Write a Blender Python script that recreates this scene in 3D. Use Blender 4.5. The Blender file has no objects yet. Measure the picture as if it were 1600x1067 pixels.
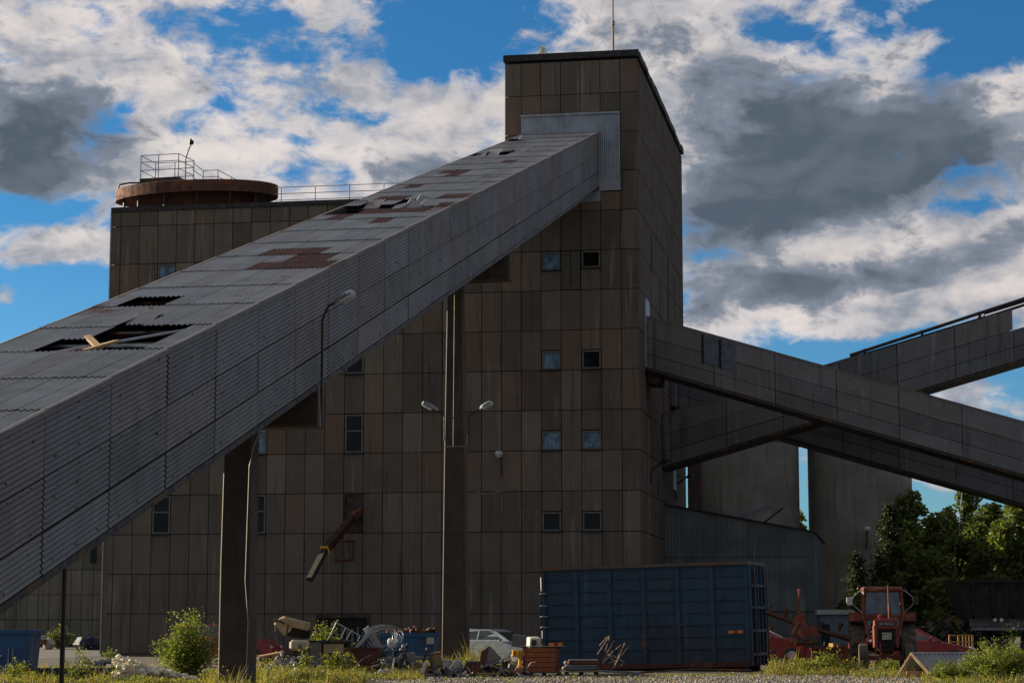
import bpy, math, random
from math import sin, cos, pi, radians, sqrt
from mathutils import Vector, Matrix, Euler

# ------------------------------------------------------------ camera
C = bpy.context.scene.collection
scn = bpy.context.scene
EY = 1.65
FPX = 3280.0
PT = radians(7.54)
cd = bpy.data.cameras.new('camera'); cam = bpy.data.objects.new('camera', cd); C.objects.link(cam)
cam.location = (0, 0, EY); cam.rotation_euler = (pi/2 + PT, 0, 0)
cd.sensor_width = 36; cd.lens = FPX/1600*36; cd.clip_start = .5; cd.clip_end = 20000
scn.camera = cam
scn.render.resolution_x = 1024; scn.render.resolution_y = 682
scn.view_settings.view_transform = 'Standard'; scn.view_settings.look = 'None'
scn.view_settings.exposure = 0.92; scn.view_settings.gamma = 1

# ------------------------------------------------------------ sun and sky
SUN_AZ = radians(-66)      # clockwise from +Y : the sun stands far left, a little beyond the facade
SUN_EL = radians(16)
sd = bpy.data.lights.new('sun', 'SUN'); so = bpy.data.objects.new('sun', sd); C.objects.link(so)
sd.energy = 5.0; sd.angle = radians(.5); sd.color = (1, .84, .62)
sdir = Vector((sin(SUN_AZ)*cos(SUN_EL), cos(SUN_AZ)*cos(SUN_EL), sin(SUN_EL)))
so.rotation_euler = sdir.to_track_quat('Z', 'Y').to_euler(); so.location = (-40, 60, 60)

W = bpy.data.worlds.new('World'); scn.world = W; W.use_nodes = True
nt = W.node_tree; nt.nodes.clear()
class S:                                   # tiny expression builder for shader maths
    t = nt
    def __init__(s, o): s.o = o
    @staticmethod
    def m(op, *a, clamp=False):
        n = S.t.nodes.new('ShaderNodeMath'); n.operation = op; n.use_clamp = clamp
        for i, v in enumerate(a):
            if isinstance(v, S): S.t.links.new(v.o, n.inputs[i])
            else: n.inputs[i].default_value = v
        return S(n.outputs[0])
    def __add__(s, b): return S.m('ADD', s, b)
    def __radd__(s, b): return S.m('ADD', s, b)
    def __sub__(s, b): return S.m('SUBTRACT', s, b)
    def __rsub__(s, b): return S.m('SUBTRACT', b, s)
    def __mul__(s, b): return S.m('MULTIPLY', s, b)
    def __rmul__(s, b): return S.m('MULTIPLY', s, b)
    def __truediv__(s, b): return S.m('DIVIDE', s, b)
def comb(x, y, z):
    n = S.t.nodes.new('ShaderNodeCombineXYZ')
    for i, v in enumerate((x, y, z)):
        if isinstance(v, S): S.t.links.new(v.o, n.inputs[i])
        else: n.inputs[i].default_value = v
    return S(n.outputs[0])
def tnoise(vec, scale, detail=6, rough=.55, dist=0, out=0):
    n = S.t.nodes.new('ShaderNodeTexNoise'); n.noise_dimensions = '3D'
    S.t.links.new(vec.o, n.inputs['Vector'])
    n.inputs['Scale'].default_value = scale; n.inputs['Detail'].default_value = detail
    n.inputs['Roughness'].default_value = rough; n.inputs['Distortion'].default_value = dist
    return S(n.outputs[out])
def sstep(v, a, b, lo=0., hi=1.):
    n = S.t.nodes.new('ShaderNodeMapRange'); n.interpolation_type = 'SMOOTHSTEP'
    S.t.links.new(v.o, n.inputs[0])
    for i, q in enumerate((a, b, lo, hi)): n.inputs[i+1].default_value = q
    return S(n.outputs[0])
def mixc(f, a, b, mode='MIX'):
    n = S.t.nodes.new('ShaderNodeMix'); n.data_type = 'RGBA'; n.blend_type = mode
    if isinstance(f, S): S.t.links.new(f.o, n.inputs[0])
    else: n.inputs[0].default_value = f
    for i, v in ((6, a), (7, b)):
        if isinstance(v, S): S.t.links.new(v.o, n.inputs[i])
        else: n.inputs[i].default_value = (*v, 1)
    return S(n.outputs[2])

tc = nt.nodes.new('ShaderNodeTexCoord'); sp = nt.nodes.new('ShaderNodeSeparateXYZ')
nt.links.new(tc.outputs['Generated'], sp.inputs[0])
X, Y, Z = (S(sp.outputs[i]) for i in range(3))
az = S.m('ARCTAN2', X, Y) * 57.2958
el = S.m('ARCSINE', Z) * 57.2958
V = comb(az, el*1.7, 0.)
# domain warp gives the billowing outlines
w1 = tnoise(V, .45, 3, .5); w2 = tnoise(comb(az, el*1.7, 31.), .45, 3, .5)
Vw = comb(az + (w1-.5)*1.6, el*1.7 + (w2-.5)*1.6, 0.)
n_big = tnoise(Vw, .20, 10, .60)
n_sm = tnoise(Vw, .26, 6, .5)
n_off = tnoise(comb(az + (w1-.5)*1.6 + .35, el*1.7 + (w2-.5)*1.6 - .6, 0.), .26, 6, .5)   # sampled away from the light
n_low = tnoise(comb(az, el*1.7, 7.), .12, 5, .55)
n_fin = tnoise(comb(az, el*1.7, 77.), .55, 8, .62, .3)
def blob(a, e, sa, se, rot=0.):
    dx = (az - a); dy = (el - e)
    c_, s_ = cos(radians(rot)), sin(radians(rot))
    u = (dx*c_ + dy*s_)/sa; v = (dy*c_ - dx*s_)/se
    return S.m('EXPONENT', (u*u + v*v) * -1.)
def px(x, y, sx, sy, rot=0., w=1.):      # given as photo pixels, used as fixed compass azimuth and elevation
    return blob((x-800)/57.6, (967.5-y)/57.6, sx/57.6, sy/57.6, rot)*w
def total(l):
    r = l[0]
    for q in l[1:]: r = r + q
    return r
dens = n_big + (n_fin-.5)*.42 + total([
    px(640, 85, 140, 42, 0, -.20), px(410, 35, 70, 50, 0, -.17), px(740, 20, 70, 30, 0, -.12), px(470, 222, 45, 14, 0, -.16), px(165, 205, 60, 45, 30, -.20),
    px(70, 490, 190, 55, 0, -.22), px(40, 350, 110, 28, 0, -.12), px(1260, 585, 240, 50, 0, -.24), px(1540, 110, 90, 45, 20, -.24),
    px(1235, 58, 80, 16, -8, -.17), px(1480, 45, 130, 24, 8, -.22), px(1400, 20, 40, 14, 0, -.1), px(1500, 300, 35, 20, 0, -.04), px(1130, 400, 60, 12, 0, -.08), px(1430, 590, 120, 60, 0, -.05), px(1500, 335, 70, 14, 0, -.10),
    px(330, 130, 330, 110, 0, .10), px(120, 60, 200, 70, 0, .08), px(560, 240, 300, 75, 0, .14), px(80, 398, 85, 26, 0, .26), px(10, 480, 25, 25, 0, .25),
    px(1310, 290, 330, 135, -15, .28), px(60, 240, 160, 90, 0, .22), px(1000, 120, 190, 150, 0, .16), px(1440, 440, 280, 75, 8, .26),
    px(1500, 612, 55, 30, 0, .16), px(1560, 650, 80, 22, 0, .10), px(1480, 720, 90, 22, 0, .14), px(1590, 190, 60, 60, 0, .18),
    px(1350, 520, 60, 20, 0, .10), px(1340, 90, 90, 60, 0, .05)])
alpha = sstep(dens, .455, .60)
dk = total([
    px(1330, 230, 240, 90, -12, 1.0), px(1170, 330, 150, 85, 25, 1.0), px(1470, 240, 110, 70, 0, .6), px(1330, 300, 200, 60, 15, .5), px(75, 225, 130, 80, -12, 1.15), px(30, 300, 70, 40, 0, .7),
    px(1290, 450, 190, 34, 5, .8), px(1550, 400, 90, 30, 20, .85), px(20, 345, 50, 26, 0, .6), px(30, 395, 22, 12, 0, .5),
    px(1120, 120, 110, 45, -20, .32), px(1000, 60, 80, 60, 0, .22), px(350, 150, 110, 40, -25, .35), px(680, 265, 130, 22, 0, .45),
    px(1130, 205, 90, 30, 0, .1), px(1500, 740, 90, 14, 0, .5), px(1570, 600, 50, 20, 0, .4)])
darks = dk + (n_fin-.5)*2.2 + (n_big-.5)*1.0
side_lit = sstep(n_sm - n_off, -.08, .10)          # 1 where cloud thins towards the sun
body = mixc(sstep(n_low*.45 + n_fin*.55, .40, .60), (1.45, 1.62, 1.95), (3.3, 3.15, 3.2))
body = mixc(side_lit*.55, body, (4.9, 4.35, 4.0))
body = mixc(sstep(darks, .18, .60), body, (1.10, 1.28, 1.6))
body = mixc(sstep(darks, .52, 1.05)*.92, body, mixc(side_lit*.5, (.42, .56, .75), (.92, 1.08, 1.32)))
sky = nt.nodes.new('ShaderNodeTexSky'); sky.sky_type = 'NISHITA'; sky.sun_disc = False
sky.sun_elevation = SUN_EL; sky.sun_rotation = SUN_AZ; sky.air_density = 1.0; sky.dust_density = .6; sky.ozone_density = 1.5
blue = mixc(1., S(sky.outputs[0]), mixc(sstep(el, 0., 13.), (.25, .48, .78), (.11, .35, .58)), 'MULTIPLY')
col = mixc(alpha*sstep(el, -1., 1.), blue, body)
# unseen cloud added: a rain front behind the viewer dims the facade
back = sstep(S.m('ABSOLUTE', az), 32., 75.)
high = sstep(el, 24., 50.)
front = S.m('MAXIMUM', back, high)
rain = mixc(n_low, (.76, .84, .98), (1.5, 1.65, 1.92))
rain = mixc(high, rain, (2.3, 2.35, 2.5))      # bright cloud added overhead to light roofs and ground
col = mixc(front*.93, col, rain)
bg = nt.nodes.new('ShaderNodeBackground'); bg.inputs[1].default_value = .1
nt.links.new(col.o, bg.inputs[0])
wo = nt.nodes.new('ShaderNodeOutputWorld'); nt.links.new(bg.outputs[0], wo.inputs[0])

# ------------------------------------------------------------ frames of reference
AN = radians(10.17)
O = Vector((-18.19, 96.16, 0)); EX = Vector((cos(AN), -sin(AN), 0)); ED = Vector((sin(AN), cos(AN), 0))
CAM = Vector((0, 0, EY))
def ray(x, y):
    U = 533.5-y; return Vector((x-800, FPX*cos(PT)-U*sin(PT), FPX*sin(PT)+U*cos(PT)))
def at(x, y, Yd):                          # world point seen at photo pixel (x, y) at distance Yd
    r = ray(x, y); return CAM + r*(Yd/r.y)
def B(u, d, z): return O + EX*u + ED*d + Vector((0, 0, z))     # facade frame: u along it, d into it
def toB(p): q = p-O; return Vector((q.dot(EX), q.dot(ED), q.z))
def fr(x, y, d=0.): r = ray(x, y); return toB(CAM + r*((d-(CAM-O).dot(ED))/r.dot(ED)))
def sf(x, y, u): r = ray(x, y); return toB(CAM + r*((u-(CAM-O).dot(EX))/r.dot(EX)))

# ------------------------------------------------------------ mesh helpers
class MB:
    def __init__(s): s.v = []; s.f = []; s.m = []; s.t = []; s.mi = 0; s.ti = .5; s.tr = None
    def add(s, vs, fs):
        b = len(s.v)
        for p in vs:
            p = Vector(p)
            s.v.append(s.tr @ p if s.tr else p)
        for f in fs: s.f.append([b+i for i in f]); s.m.append(s.mi); s.t.append(s.ti)
        return s
    def box(s, x0, x1, y0, y1, z0, z1):
        return s.add([(x, y, z) for z in (z0, z1) for y in (y0, y1) for x in (x0, x1)],
                     [(0, 2, 3, 1), (4, 5, 7, 6), (0, 1, 5, 4), (2, 6, 7, 3), (0, 4, 6, 2), (1, 3, 7, 5)])
    def obox(s, c, sx, sy, sz, rot=(0, 0, 0)):
        M = Euler(rot).to_matrix(); c = Vector(c)
        vs = [c + M @ Vector((x*sx/2, y*sy/2, z*sz/2)) for z in (-1, 1) for y in (-1, 1) for x in (-1, 1)]
        return s.add(vs, [(0, 2, 3, 1), (4, 5, 7, 6), (0, 1, 5, 4), (2, 6, 7, 3), (0, 4, 6, 2), (1, 3, 7, 5)])
    def rbox(s, c, sx, sy, sz, rot=(0, 0, 0), r=.03):     # box with chamfered edges
        M = Euler(rot).to_matrix(); c = Vector(c); r = min(r, sx*.3, sy*.3, sz*.3)
        a, b, h = sx/2, sy/2, sz/2
        rings = []
        for (z, q) in ((-h, r), (-h+r, 0), (h-r, 0), (h, r)):
            A, Bq = a-q, b-q
            rings.append([(A-r, -Bq, z), (A, -Bq+r, z), (A, Bq-r, z), (A-r, Bq, z), (-A+r, Bq, z), (-A, Bq-r, z), (-A, -Bq+r, z), (-A+r, -Bq, z)])
        vs = [c + M @ Vector(p) for R in rings for p in R]
        fs = [[k*8+i, k*8+(i+1) % 8, (k+1)*8+(i+1) % 8, (k+1)*8+i] for k in range(3) for i in range(8)]
        fs += [list(range(7, -1, -1)), list(range(24, 32))]
        return s.add(vs, fs)
    def tube(s, pts, r, n=6, r2=None, cap=True):
        pts = [Vector(p) for p in pts]; N = len(pts); rr = [r + (0 if r2 is None else (r2-r)*i/max(1, N-1)) for i in range(N)]
        vs = []; up = None
        for i, p in enumerate(pts):
            d = (pts[min(i+1, N-1)] - pts[max(i-1, 0)])
            if d.length < 1e-9: d = Vector((0, 0, 1))
            d.normalize()
            if up is None or abs(up.dot(d)) > .95: up = Vector((0, 0, 1)) if abs(d.z) < .9 else Vector((1, 0, 0))
            a = d.cross(up).normalized(); b = a.cross(d).normalized(); up = b
            for k in range(n):
                t = 2*pi*k/n; vs.append(p + a*cos(t)*rr[i] + b*sin(t)*rr[i])
        fs = [[i*n+k, i*n+(k+1) % n, (i+1)*n+(k+1) % n, (i+1)*n+k] for i in range(N-1) for k in range(n)]
        if cap: fs += [list(range(n-1, -1, -1)), [(N-1)*n+k for k in range(n)]]
        return s.add(vs, fs)
    def lathe(s, prof, n=24, c=(0, 0, 0), axis='z', sx=1., sy=1.):
        vs = []
        for (r, h) in prof:
            for k in range(n):
                t = 2*pi*k/n; a, b = r*cos(t)*sx, r*sin(t)*sy
                p = {'z': (a, b, h), 'x': (h, a, b), 'y': (a, h, b)}[axis]
                vs.append(Vector(c)+Vector(p))
        fs = [[i*n+k, i*n+(k+1) % n, (i+1)*n+(k+1) % n, (i+1)*n+k] for i in range(len(prof)-1) for k in range(n)]
        fs += [list(range(n-1, -1, -1)), [(len(prof)-1)*n+k for k in range(n)]]
        return s.add(vs, fs)
    def prism(s, poly, y0, y1, flip=False):   # (x, z) outline pushed along y
        n = len(poly)
        vs = [(x, y0, z) for x, z in poly] + [(x, y1, z) for x, z in poly]
        return s.add(vs, [list(range(n)), list(range(2*n-1, n-1, -1))] + [[i, i+n, (i+1) % n+n, (i+1) % n] for i in range(n)])
    def corr(s, o, A, L, N, w, l, pitch, amp, steps=2, lift=0., ph=0.):   # corrugated sheet: ribs run along L
        o, A, L, N = Vector(o), Vector(A), Vector(L), Vector(N); n = max(2, int(round(w/pitch*4)))
        vs = []
        for j in range(steps):
            q = j/(steps-1)
            for i in range(n+1):
                a = w*i/n; vs.append(o + A*a + L*l*q + N*(amp*sin(2*pi*(a/pitch)+ph) + lift*q))
        return s.add(vs, [[j*(n+1)+i, j*(n+1)+i+1, (j+1)*(n+1)+i+1, (j+1)*(n+1)+i] for j in range(steps-1) for i in range(n)])
    def ball(s, c, rx, ry=None, rz=None, n=10, jag=0., rnd=None):
        ry = ry or rx; rz = rz or rx; m = max(4, n//2); vs = []
        for j in range(m+1):
            ph = -pi/2 + pi*j/m
            for k in range(n):
                t = 2*pi*k/n; q = 1 + (rnd.uniform(-jag, jag) if rnd else 0)
                vs.append((c[0]+rx*q*cos(ph)*cos(t), c[1]+ry*q*cos(ph)*sin(t), c[2]+rz*q*sin(ph)))
        return s.add(vs, [[j*n+k, j*n+(k+1) % n, (j+1)*n+(k+1) % n, (j+1)*n+k] for j in range(m) for k in range(n)])
    def build(s, name, mats, parent=None, smooth=False, fixn=True, **kw):
        me = bpy.data.meshes.new(name); me.from_pydata([tuple(p) for p in s.v], [], s.f)
        if not isinstance(mats, (list, tuple)): mats = [mats]
        for m_ in mats: me.materials.append(m_)
        me.polygons.foreach_set('material_index', s.m)
        if smooth: me.polygons.foreach_set('use_smooth', [True]*len(s.f))
        at_ = me.attributes.new('tint', 'FLOAT', 'FACE'); at_.data.foreach_set('value', s.t)
        me.update()
        if fixn:
            import bmesh
            bm = bmesh.new(); bm.from_mesh(me); bmesh.ops.recalc_face_normals(bm, faces=bm.faces); bm.to_mesh(me); bm.free()
        o = bpy.data.objects.new(name, me); C.objects.link(o)
        if parent: o.parent = parent
        for k, q in kw.items(): o[k] = q
        return o
def thing(name, label, cat, loc=(0, 0, 0), rz=0., group=None, rot=None):
    o = bpy.data.objects.new(name, None); C.objects.link(o); o.location = loc
    o.rotation_euler = rot if rot else (0, 0, rz); o['label'] = label; o['category'] = cat
    o.empty_display_size = .3
    if group: o['group'] = group
    return o
def dup(root, loc, rz, label, group=None):
    def cp(o, par):
        c = o.copy(); C.objects.link(c)
        if par: c.parent = par
        for ch in [q for q in C.objects if q.parent == o]: cp(ch, c)
        return c
    r = cp(root, None); r.location = loc; r.rotation_euler = (0, 0, rz); r['label'] = label
    if group: r['group'] = group
    return r
def movemesh(o, M):
    o.data.transform(M)

# ------------------------------------------------------------ materials
def surf(name, c1, c2=None, rough=.75, metal=0., scale=3., tint=0., streak=0., sc=(.1, .09, .08), rust=0., rscale=1.2, bump=.0, bscale=30., spec=.5, fine=.12, streakscale=1., low=None, rustc=((.09, .03, .015), (.22, .08, .03)), coat=0.):
    """paint, metal or concrete with broad blotches, rain streaks running down z, rust patches and fine grain"""
    m = bpy.data.materials.new(name); m.use_nodes = True; t = m.node_tree; t.nodes.clear(); S.t = t
    tcn = t.nodes.new('ShaderNodeTexCoord'); P = S(tcn.outputs['Object'])
    c2 = c2 or tuple(q*.7 for q in c1)
    col = mixc(sstep(tnoise(P, scale, 6, .6), .35, .65), c1, c2)
    if tint:
        a = t.nodes.new('ShaderNodeAttribute'); a.attribute_name = 'tint'
        T = S(a.outputs['Fac'])
        wn = t.nodes.new('ShaderNodeTexWhiteNoise'); wn.noise_dimensions = '1D'; t.links.new(T.o, wn.inputs['W'])
        col = mixc(tint, col, mixc(T, tuple(q*.45 for q in c1), tuple(min(1, q*1.6) for q in c1)))
        warm = S(wn.outputs['Value'])
        col = mixc(sstep(warm, .55, 1., 0., tint), col, (c1[0]*1.25, c1[1]*.88, c1[2]*.72))
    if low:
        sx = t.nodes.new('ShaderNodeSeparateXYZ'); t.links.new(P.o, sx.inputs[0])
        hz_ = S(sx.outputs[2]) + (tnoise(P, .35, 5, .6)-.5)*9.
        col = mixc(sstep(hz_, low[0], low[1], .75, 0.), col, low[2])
    if streak:
        mp = t.nodes.new('ShaderNodeMapping'); t.links.new(P.o, mp.inputs[0]); mp.inputs['Scale'].default_value = (2.6*streakscale, 2.6*streakscale, .16*streakscale)
        sn = tnoise(S(mp.outputs[0]), 1.3, 5, .6)
        col = mixc(sstep(sn, .53, .72)*streak, col, sc)
        mp2 = t.nodes.new('ShaderNodeMapping'); t.links.new(P.o, mp2.inputs[0]); mp2.inputs['Scale'].default_value = (3.4*streakscale, 3.4*streakscale, .22*streakscale); mp2.inputs['Location'].default_value = (7, 3, 1)
        s2 = tnoise(S(mp2.outputs[0]), 1.1, 5, .6)
        col = mixc(sstep(s2, .57, .74)*(streak*.75), col, tuple(min(1, q*1.9+.03) for q in c1))
    if rust:
        rn = tnoise(P, rscale, 8, .68); rc = mixc(tnoise(P, rscale*6, 4, .6), rustc[0], rustc[1])
        col = mixc(sstep(rn, .62-rust*.35, .70-rust*.32), col, rc)
    if fine: col = mixc(fine, col, mixc(tnoise(P, 40, 4, .7), tuple(q*.3 for q in c1), tuple(min(1, q*1.8) for q in c1)))
    b = t.nodes.new('ShaderNodeBsdfPrincipled'); t.links.new(col.o, b.inputs['Base Color'])
    b.inputs['Metallic'].default_value = metal; b.inputs['Specular IOR Level'].default_value = spec
    rg = sstep(tnoise(P, scale*2, 4, .6), .3, .7, max(0, rough-.12), min(1, rough+.12)); t.links.new(rg.o, b.inputs['Roughness'])
    if coat: b.inputs['Coat Weight'].default_value = coat; b.inputs['Coat Roughness'].default_value = .1
    if bump:
        bn = t.nodes.new('ShaderNodeBump'); bn.inputs['Strength'].default_value = bump; bn.inputs['Distance'].default_value = .03
        t.links.new(tnoise(P, bscale, 6, .6).o, bn.inputs['Height']); t.links.new(bn.outputs[0], b.inputs['Normal'])
    o = t.nodes.new('ShaderNodeOutputMaterial'); t.links.new(b.outputs[0], o.inputs[0])
    return m
def leafmat(name, c1, c2, trans=.35, rough=.55):
    m = bpy.data.materials.new(name); m.use_nodes = True; t = m.node_tree; t.nodes.clear(); S.t = t
    a = t.nodes.new('ShaderNodeAttribute'); a.attribute_name = 'tint'
    col = mixc(S(a.outputs['Fac']), c1, c2)
    d = t.nodes.new('ShaderNodeBsdfPrincipled'); d.inputs['Roughness'].default_value = rough; t.links.new(col.o, d.inputs['Base Color']); d.inputs['Specular IOR Level'].default_value = .3
    tr = t.nodes.new('ShaderNodeBsdfTranslucent'); t.links.new(mixc(1., col, (1.3, 1.4, .5), 'MULTIPLY').o, tr.inputs[0])
    mx = t.nodes.new('ShaderNodeMixShader'); mx.inputs[0].default_value = trans
    t.links.new(d.outputs[0], mx.inputs[1]); t.links.new(tr.outputs[0], mx.inputs[2])
    o = t.nodes.new('ShaderNodeOutputMaterial'); t.links.new(mx.outputs[0], o.inputs[0]); return m
def glassmat(name, base, rough=.12, spec=.8):
    m = bpy.data.materials.new(name); m.use_nodes = True; t = m.node_tree; S.t = t
    b = t.nodes['Principled BSDF']; tcn = t.nodes.new('ShaderNodeTexCoord'); P = S(tcn.outputs['Object'])
    col = mixc(sstep(tnoise(P, 2.5, 4, .6), .38, .66), base, tuple(q*.35 for q in base)); t.links.new(col.o, b.inputs['Base Color'])
    b.inputs['Roughness'].default_value = rough; b.inputs['Specular IOR Level'].default_value = spec; return m
M = {}
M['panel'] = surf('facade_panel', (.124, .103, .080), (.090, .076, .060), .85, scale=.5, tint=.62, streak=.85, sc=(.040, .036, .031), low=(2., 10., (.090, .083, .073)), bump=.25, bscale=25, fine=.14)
M['panel_side'] = surf('side_panel', (.125, .105, .082), (.092, .076, .058), .85, scale=.6, tint=.25, streak=.8, sc=(.13, .05, .035), bump=.3, bscale=25, fine=.14)
M['joint'] = surf('dark_joint', (.012, .011, .010), rough=.95, fine=0)
M['cap'] = surf('roof_felt', (.035, .034, .034), (.02, .02, .02), .8, scale=2, bump=.4)
M['sheet'] = surf('asbestos_sheet', (.172, .181, .198), (.128, .136, .150), .8, scale=.7, tint=.55, streak=.25, sc=(.07, .07, .07), bump=.2, bscale=20, fine=.18)
M['roofsheet'] = surf('roof_sheet', (.285, .29, .295), (.21, .215, .22), .75, scale=.9, tint=.22, streak=.0, bump=.2, bscale=20, fine=.2, rust=.12, rscale=.5)
M['rustsheet'] = surf('rusty_sheet', (.10, .04, .026), (.06, .026, .02), .85, scale=2, tint=.4, bump=.3, rust=.3, rscale=3)
M['sheet_dark'] = surf('weathered_cladding', (.155, .158, .162), (.10, .103, .106), .8, scale=.5, tint=.5, streak=.7, sc=(.03, .03, .03), bump=.2, fine=.15)
M['zinc'] = surf('zinc_sheet', (.36, .40, .44), (.24, .28, .32), .5, .3, scale=.8, streak=.5, sc=(.14, .16, .17), fine=.1)
M['conc'] = surf('silo_concrete', (.225, .215, .19), (.14, .133, .117), .9, scale=.35, streak=.6, sc=(.05, .045, .04), bump=.3, bscale=12, fine=.16)
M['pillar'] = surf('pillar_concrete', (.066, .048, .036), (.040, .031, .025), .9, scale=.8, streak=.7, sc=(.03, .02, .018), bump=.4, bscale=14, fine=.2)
M['annex'] = surf('annex_concrete', (.16, .15, .115), (.11, .11, .085), .9, scale=.5, tint=.35, streak=.8, sc=(.07, .07, .06), bump=.3, fine=.15)
M['tin'] = surf('ribbed_tin', (.20, .22, .22), (.13, .15, .15), .65, .2, scale=.5, streak=.6, sc=(.05, .06, .06), fine=.1)
M['steel'] = surf('dark_steel', (.05, .042, .038), (.03, .026, .024), .6, .4, scale=3, rust=.25)
M['pipe'] = surf('pale_pipe', (.34, .30, .25), (.24, .21, .18), .5, scale=3)
M['galv'] = surf('galvanised_tube', (.35, .38, .42), (.25, .27, .30), .4, .6, scale=3, fine=.05)
M['rust'] = surf('rusted_iron', (.11, .040, .022), (.055, .024, .017), .85, scale=1.2, rust=.4, rscale=1.5, bump=.4, streak=.4, sc=(.05, .02, .015))
M['darkrust'] = surf('dark_rusted_iron', (.085, .028, .018), (.05, .02, .014), .85, scale=2, rust=.3, rscale=2, bump=.3)
M['wood'] = surf('raw_wood', (.42, .27, .14), (.28, .17, .09), .8, scale=4, streak=.3, sc=(.12, .08, .05))
M['board'] = surf('weathered_board', (.11, .10, .08), (.06, .055, .045), .9, scale=6, streak=.8, sc=(.03, .03, .025), streakscale=3, bump=.5)
M['frame'] = surf('window_frame', (.13, .135, .125), (.08, .085, .08), .6, scale=4)
M['glassd'] = glassmat('dark_glass', (.008, .010, .011), .15, .25)
M['glassb'] = glassmat('painted_sky_glass', (.14, .25, .36), .3, .5)  # pale blue of the reflected sky is put into the pane colour
M['lampglass'] = surf('lamp_glass', (.45, .48, .50), (.34, .38, .42), .3, scale=5, fine=.04)
M['red'] = surf('chute_red', (.04, .011, .009), (.022, .008, .007), .6, scale=2, rust=.3)
M['yellow'] = surf('yellow_paint', (.80, .42, .02), (.6, .30, .02), .5, scale=5, rust=.08)
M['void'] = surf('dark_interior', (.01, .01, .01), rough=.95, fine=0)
R = random.Random(5)
# ------------------------------------------------------------ ground
def struct(name, mb, mat, **k): return mb.build(name, mat, None, kind='structure', **k)
M['dirt'] = surf('dirt_ground', (.085, .072, .055), (.05, .045, .036), .95, scale=.35, bump=.6, bscale=6, fine=.3)
M['asphalt'] = surf('old_asphalt', (.14, .13, .12), (.09, .085, .08), .9, scale=.3, streak=.0, bump=.4, bscale=14, fine=.25)
M['gravelbed'] = surf('gravel_bed', (.23, .21, .18), (.10, .095, .088), .95, scale=5., bump=1., bscale=9, fine=.55)
g = MB()
n = 40
for i in range(n):
    for j in range(n): pass
g.add([(-3000, -200, 0), (3000, -200, 0), (3000, 6000, 0), (-3000, 6000, 0)], [(0, 1, 2, 3)])
struct('ground', g, M['dirt'])
g = MB(); g.add([tuple(B(-42, 4, .004)), tuple(B(-1.0, 4, .004)), tuple(B(-.8, -12, .004)), tuple(B(-6, -14, .004)), tuple(B(-42, -10, .004))][::-1], [(0, 1, 2, 3, 4)])
g.add([tuple(B(-60, 4.0, .004)), tuple(B(-60, 34, .004)), tuple(B(-.9, 34, .004)), tuple(B(-.9, 4.0, .004))][::-1], [(0, 1, 2, 3)])
struct('road', g, M['asphalt'])
g = MB(); g.add([(-6.5, 57.2, .004), (-30, 50, .004), (30, 50, .004), (30, 62, .004), (9, 62.6, .004), (2, 64, .004), (-3, 60.5, .004)], [(0, 1, 2, 3, 4, 5, 6)])
struct('gravel_yard', g, M['gravelbed'])
st = MB()
for k in range(15000):
    y = R.uniform(53.5, 63); x = R.uniform(-.24, .26)*y
    if x < -5.5 + (59-y)*1.2 and R.random() < .9: continue
    s_ = R.choice((.015, .02, .028, .04)) * R.uniform(.7, 1.4)
    st.ti = R.random(); z = s_*.5
    a = R.uniform(0, 6.28); q = [(cos(a+t)*s_*R.uniform(.7, 1.3), sin(a+t)*s_*R.uniform(.7, 1.3)) for t in (0, 1.57, 3.14, 4.71)]
    st.add([(x+q[i][0], y+q[i][1], z) for i in range(4)] + [(x, y, z+s_*R.uniform(.5, 1)), (x, y, -.01)], [(0, 1, 4), (1, 2, 4), (2, 3, 4), (3, 0, 4), (1, 0, 5), (2, 1, 5), (3, 2, 5), (0, 3, 5)])
M['stone'] = surf('gravel_stone', (.24, .225, .20), (.17, .16, .15), .9, scale=9, tint=.9, fine=.1)
st.build('gravel', M['stone'], None, label='loose grey gravel scattered over the yard in front', category='gravel', kind='stuff')

# ------------------------------------------------------------ main building
PW = .9; RH = 1.785; Z0 = 19.76
U0, U1 = -.5*PW, 26.87*PW
UT = 20.16*PW
ZB, ZT = 20.62, 27.0
DEP = 20.6
bld = thing('factory_building', 'tall brown concrete panel factory with a tower at its right end', 'building', O, -AN)
core = MB()
core.box(U0+.12, U1-.12, .12, DEP-.12, 0, ZB-.03)
core.box(UT+.12, U1-.12, .12, DEP-.12, ZB-.03, ZT-.08)
core.build('wall', M['joint'], bld)
rw = MB(); rw.box(7.5, 20.2, DEP+12, 44, 0, 13.4); rw.build('unseen_sun_block', M['panel_side'], bld)  # unseen block added behind the factory to keep sun off the silo
cells_special = {}
wins = [  # col, row top, row bottom, kind, panes
    (2, 1, 1.5, 'b', 1), (12, 3, 4, 'd', 2), (12, 5, 6, 'd', 2), (7, 5, 6, 'b', 2), (7, 7, 8, 'd', 2), (2, 7, 8, 'd', 2),
    (22, 1, 1.5, 'b', 1), (24, 1, 1.46, 'd', 1), (22, 3.5, 4, 'b', 1), (24, 3.5, 4, 'd', 1), (22, 5.5, 6, 'b', 1), (24, 5.5, 6, 'b', 1),
    (22, 7.5, 8, 'd', 1), (24, 7.5, 8, 'd', 1), (17, 3, 4, 'b', 2)]
zr = lambda j: Z0 - RH*j
fp = MB(); gp = .016
def panel(c0, c1, zt, zb, d0=0., th=.09):
    if zt-zb < .06 or c1-c0 < .06: return
    fp.ti = R.random()**1.3 if R.random() < .75 else R.random()
    dd = R.uniform(-.006, .006)
    fp.box(c0+gp, c1-gp, d0+dd, d0+th, zb+gp, zt-gp)
skips = {}
for (c, a, b, k, p) in wins:
    skips.setdefault((c, int(a)), []).append((a, b))
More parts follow.
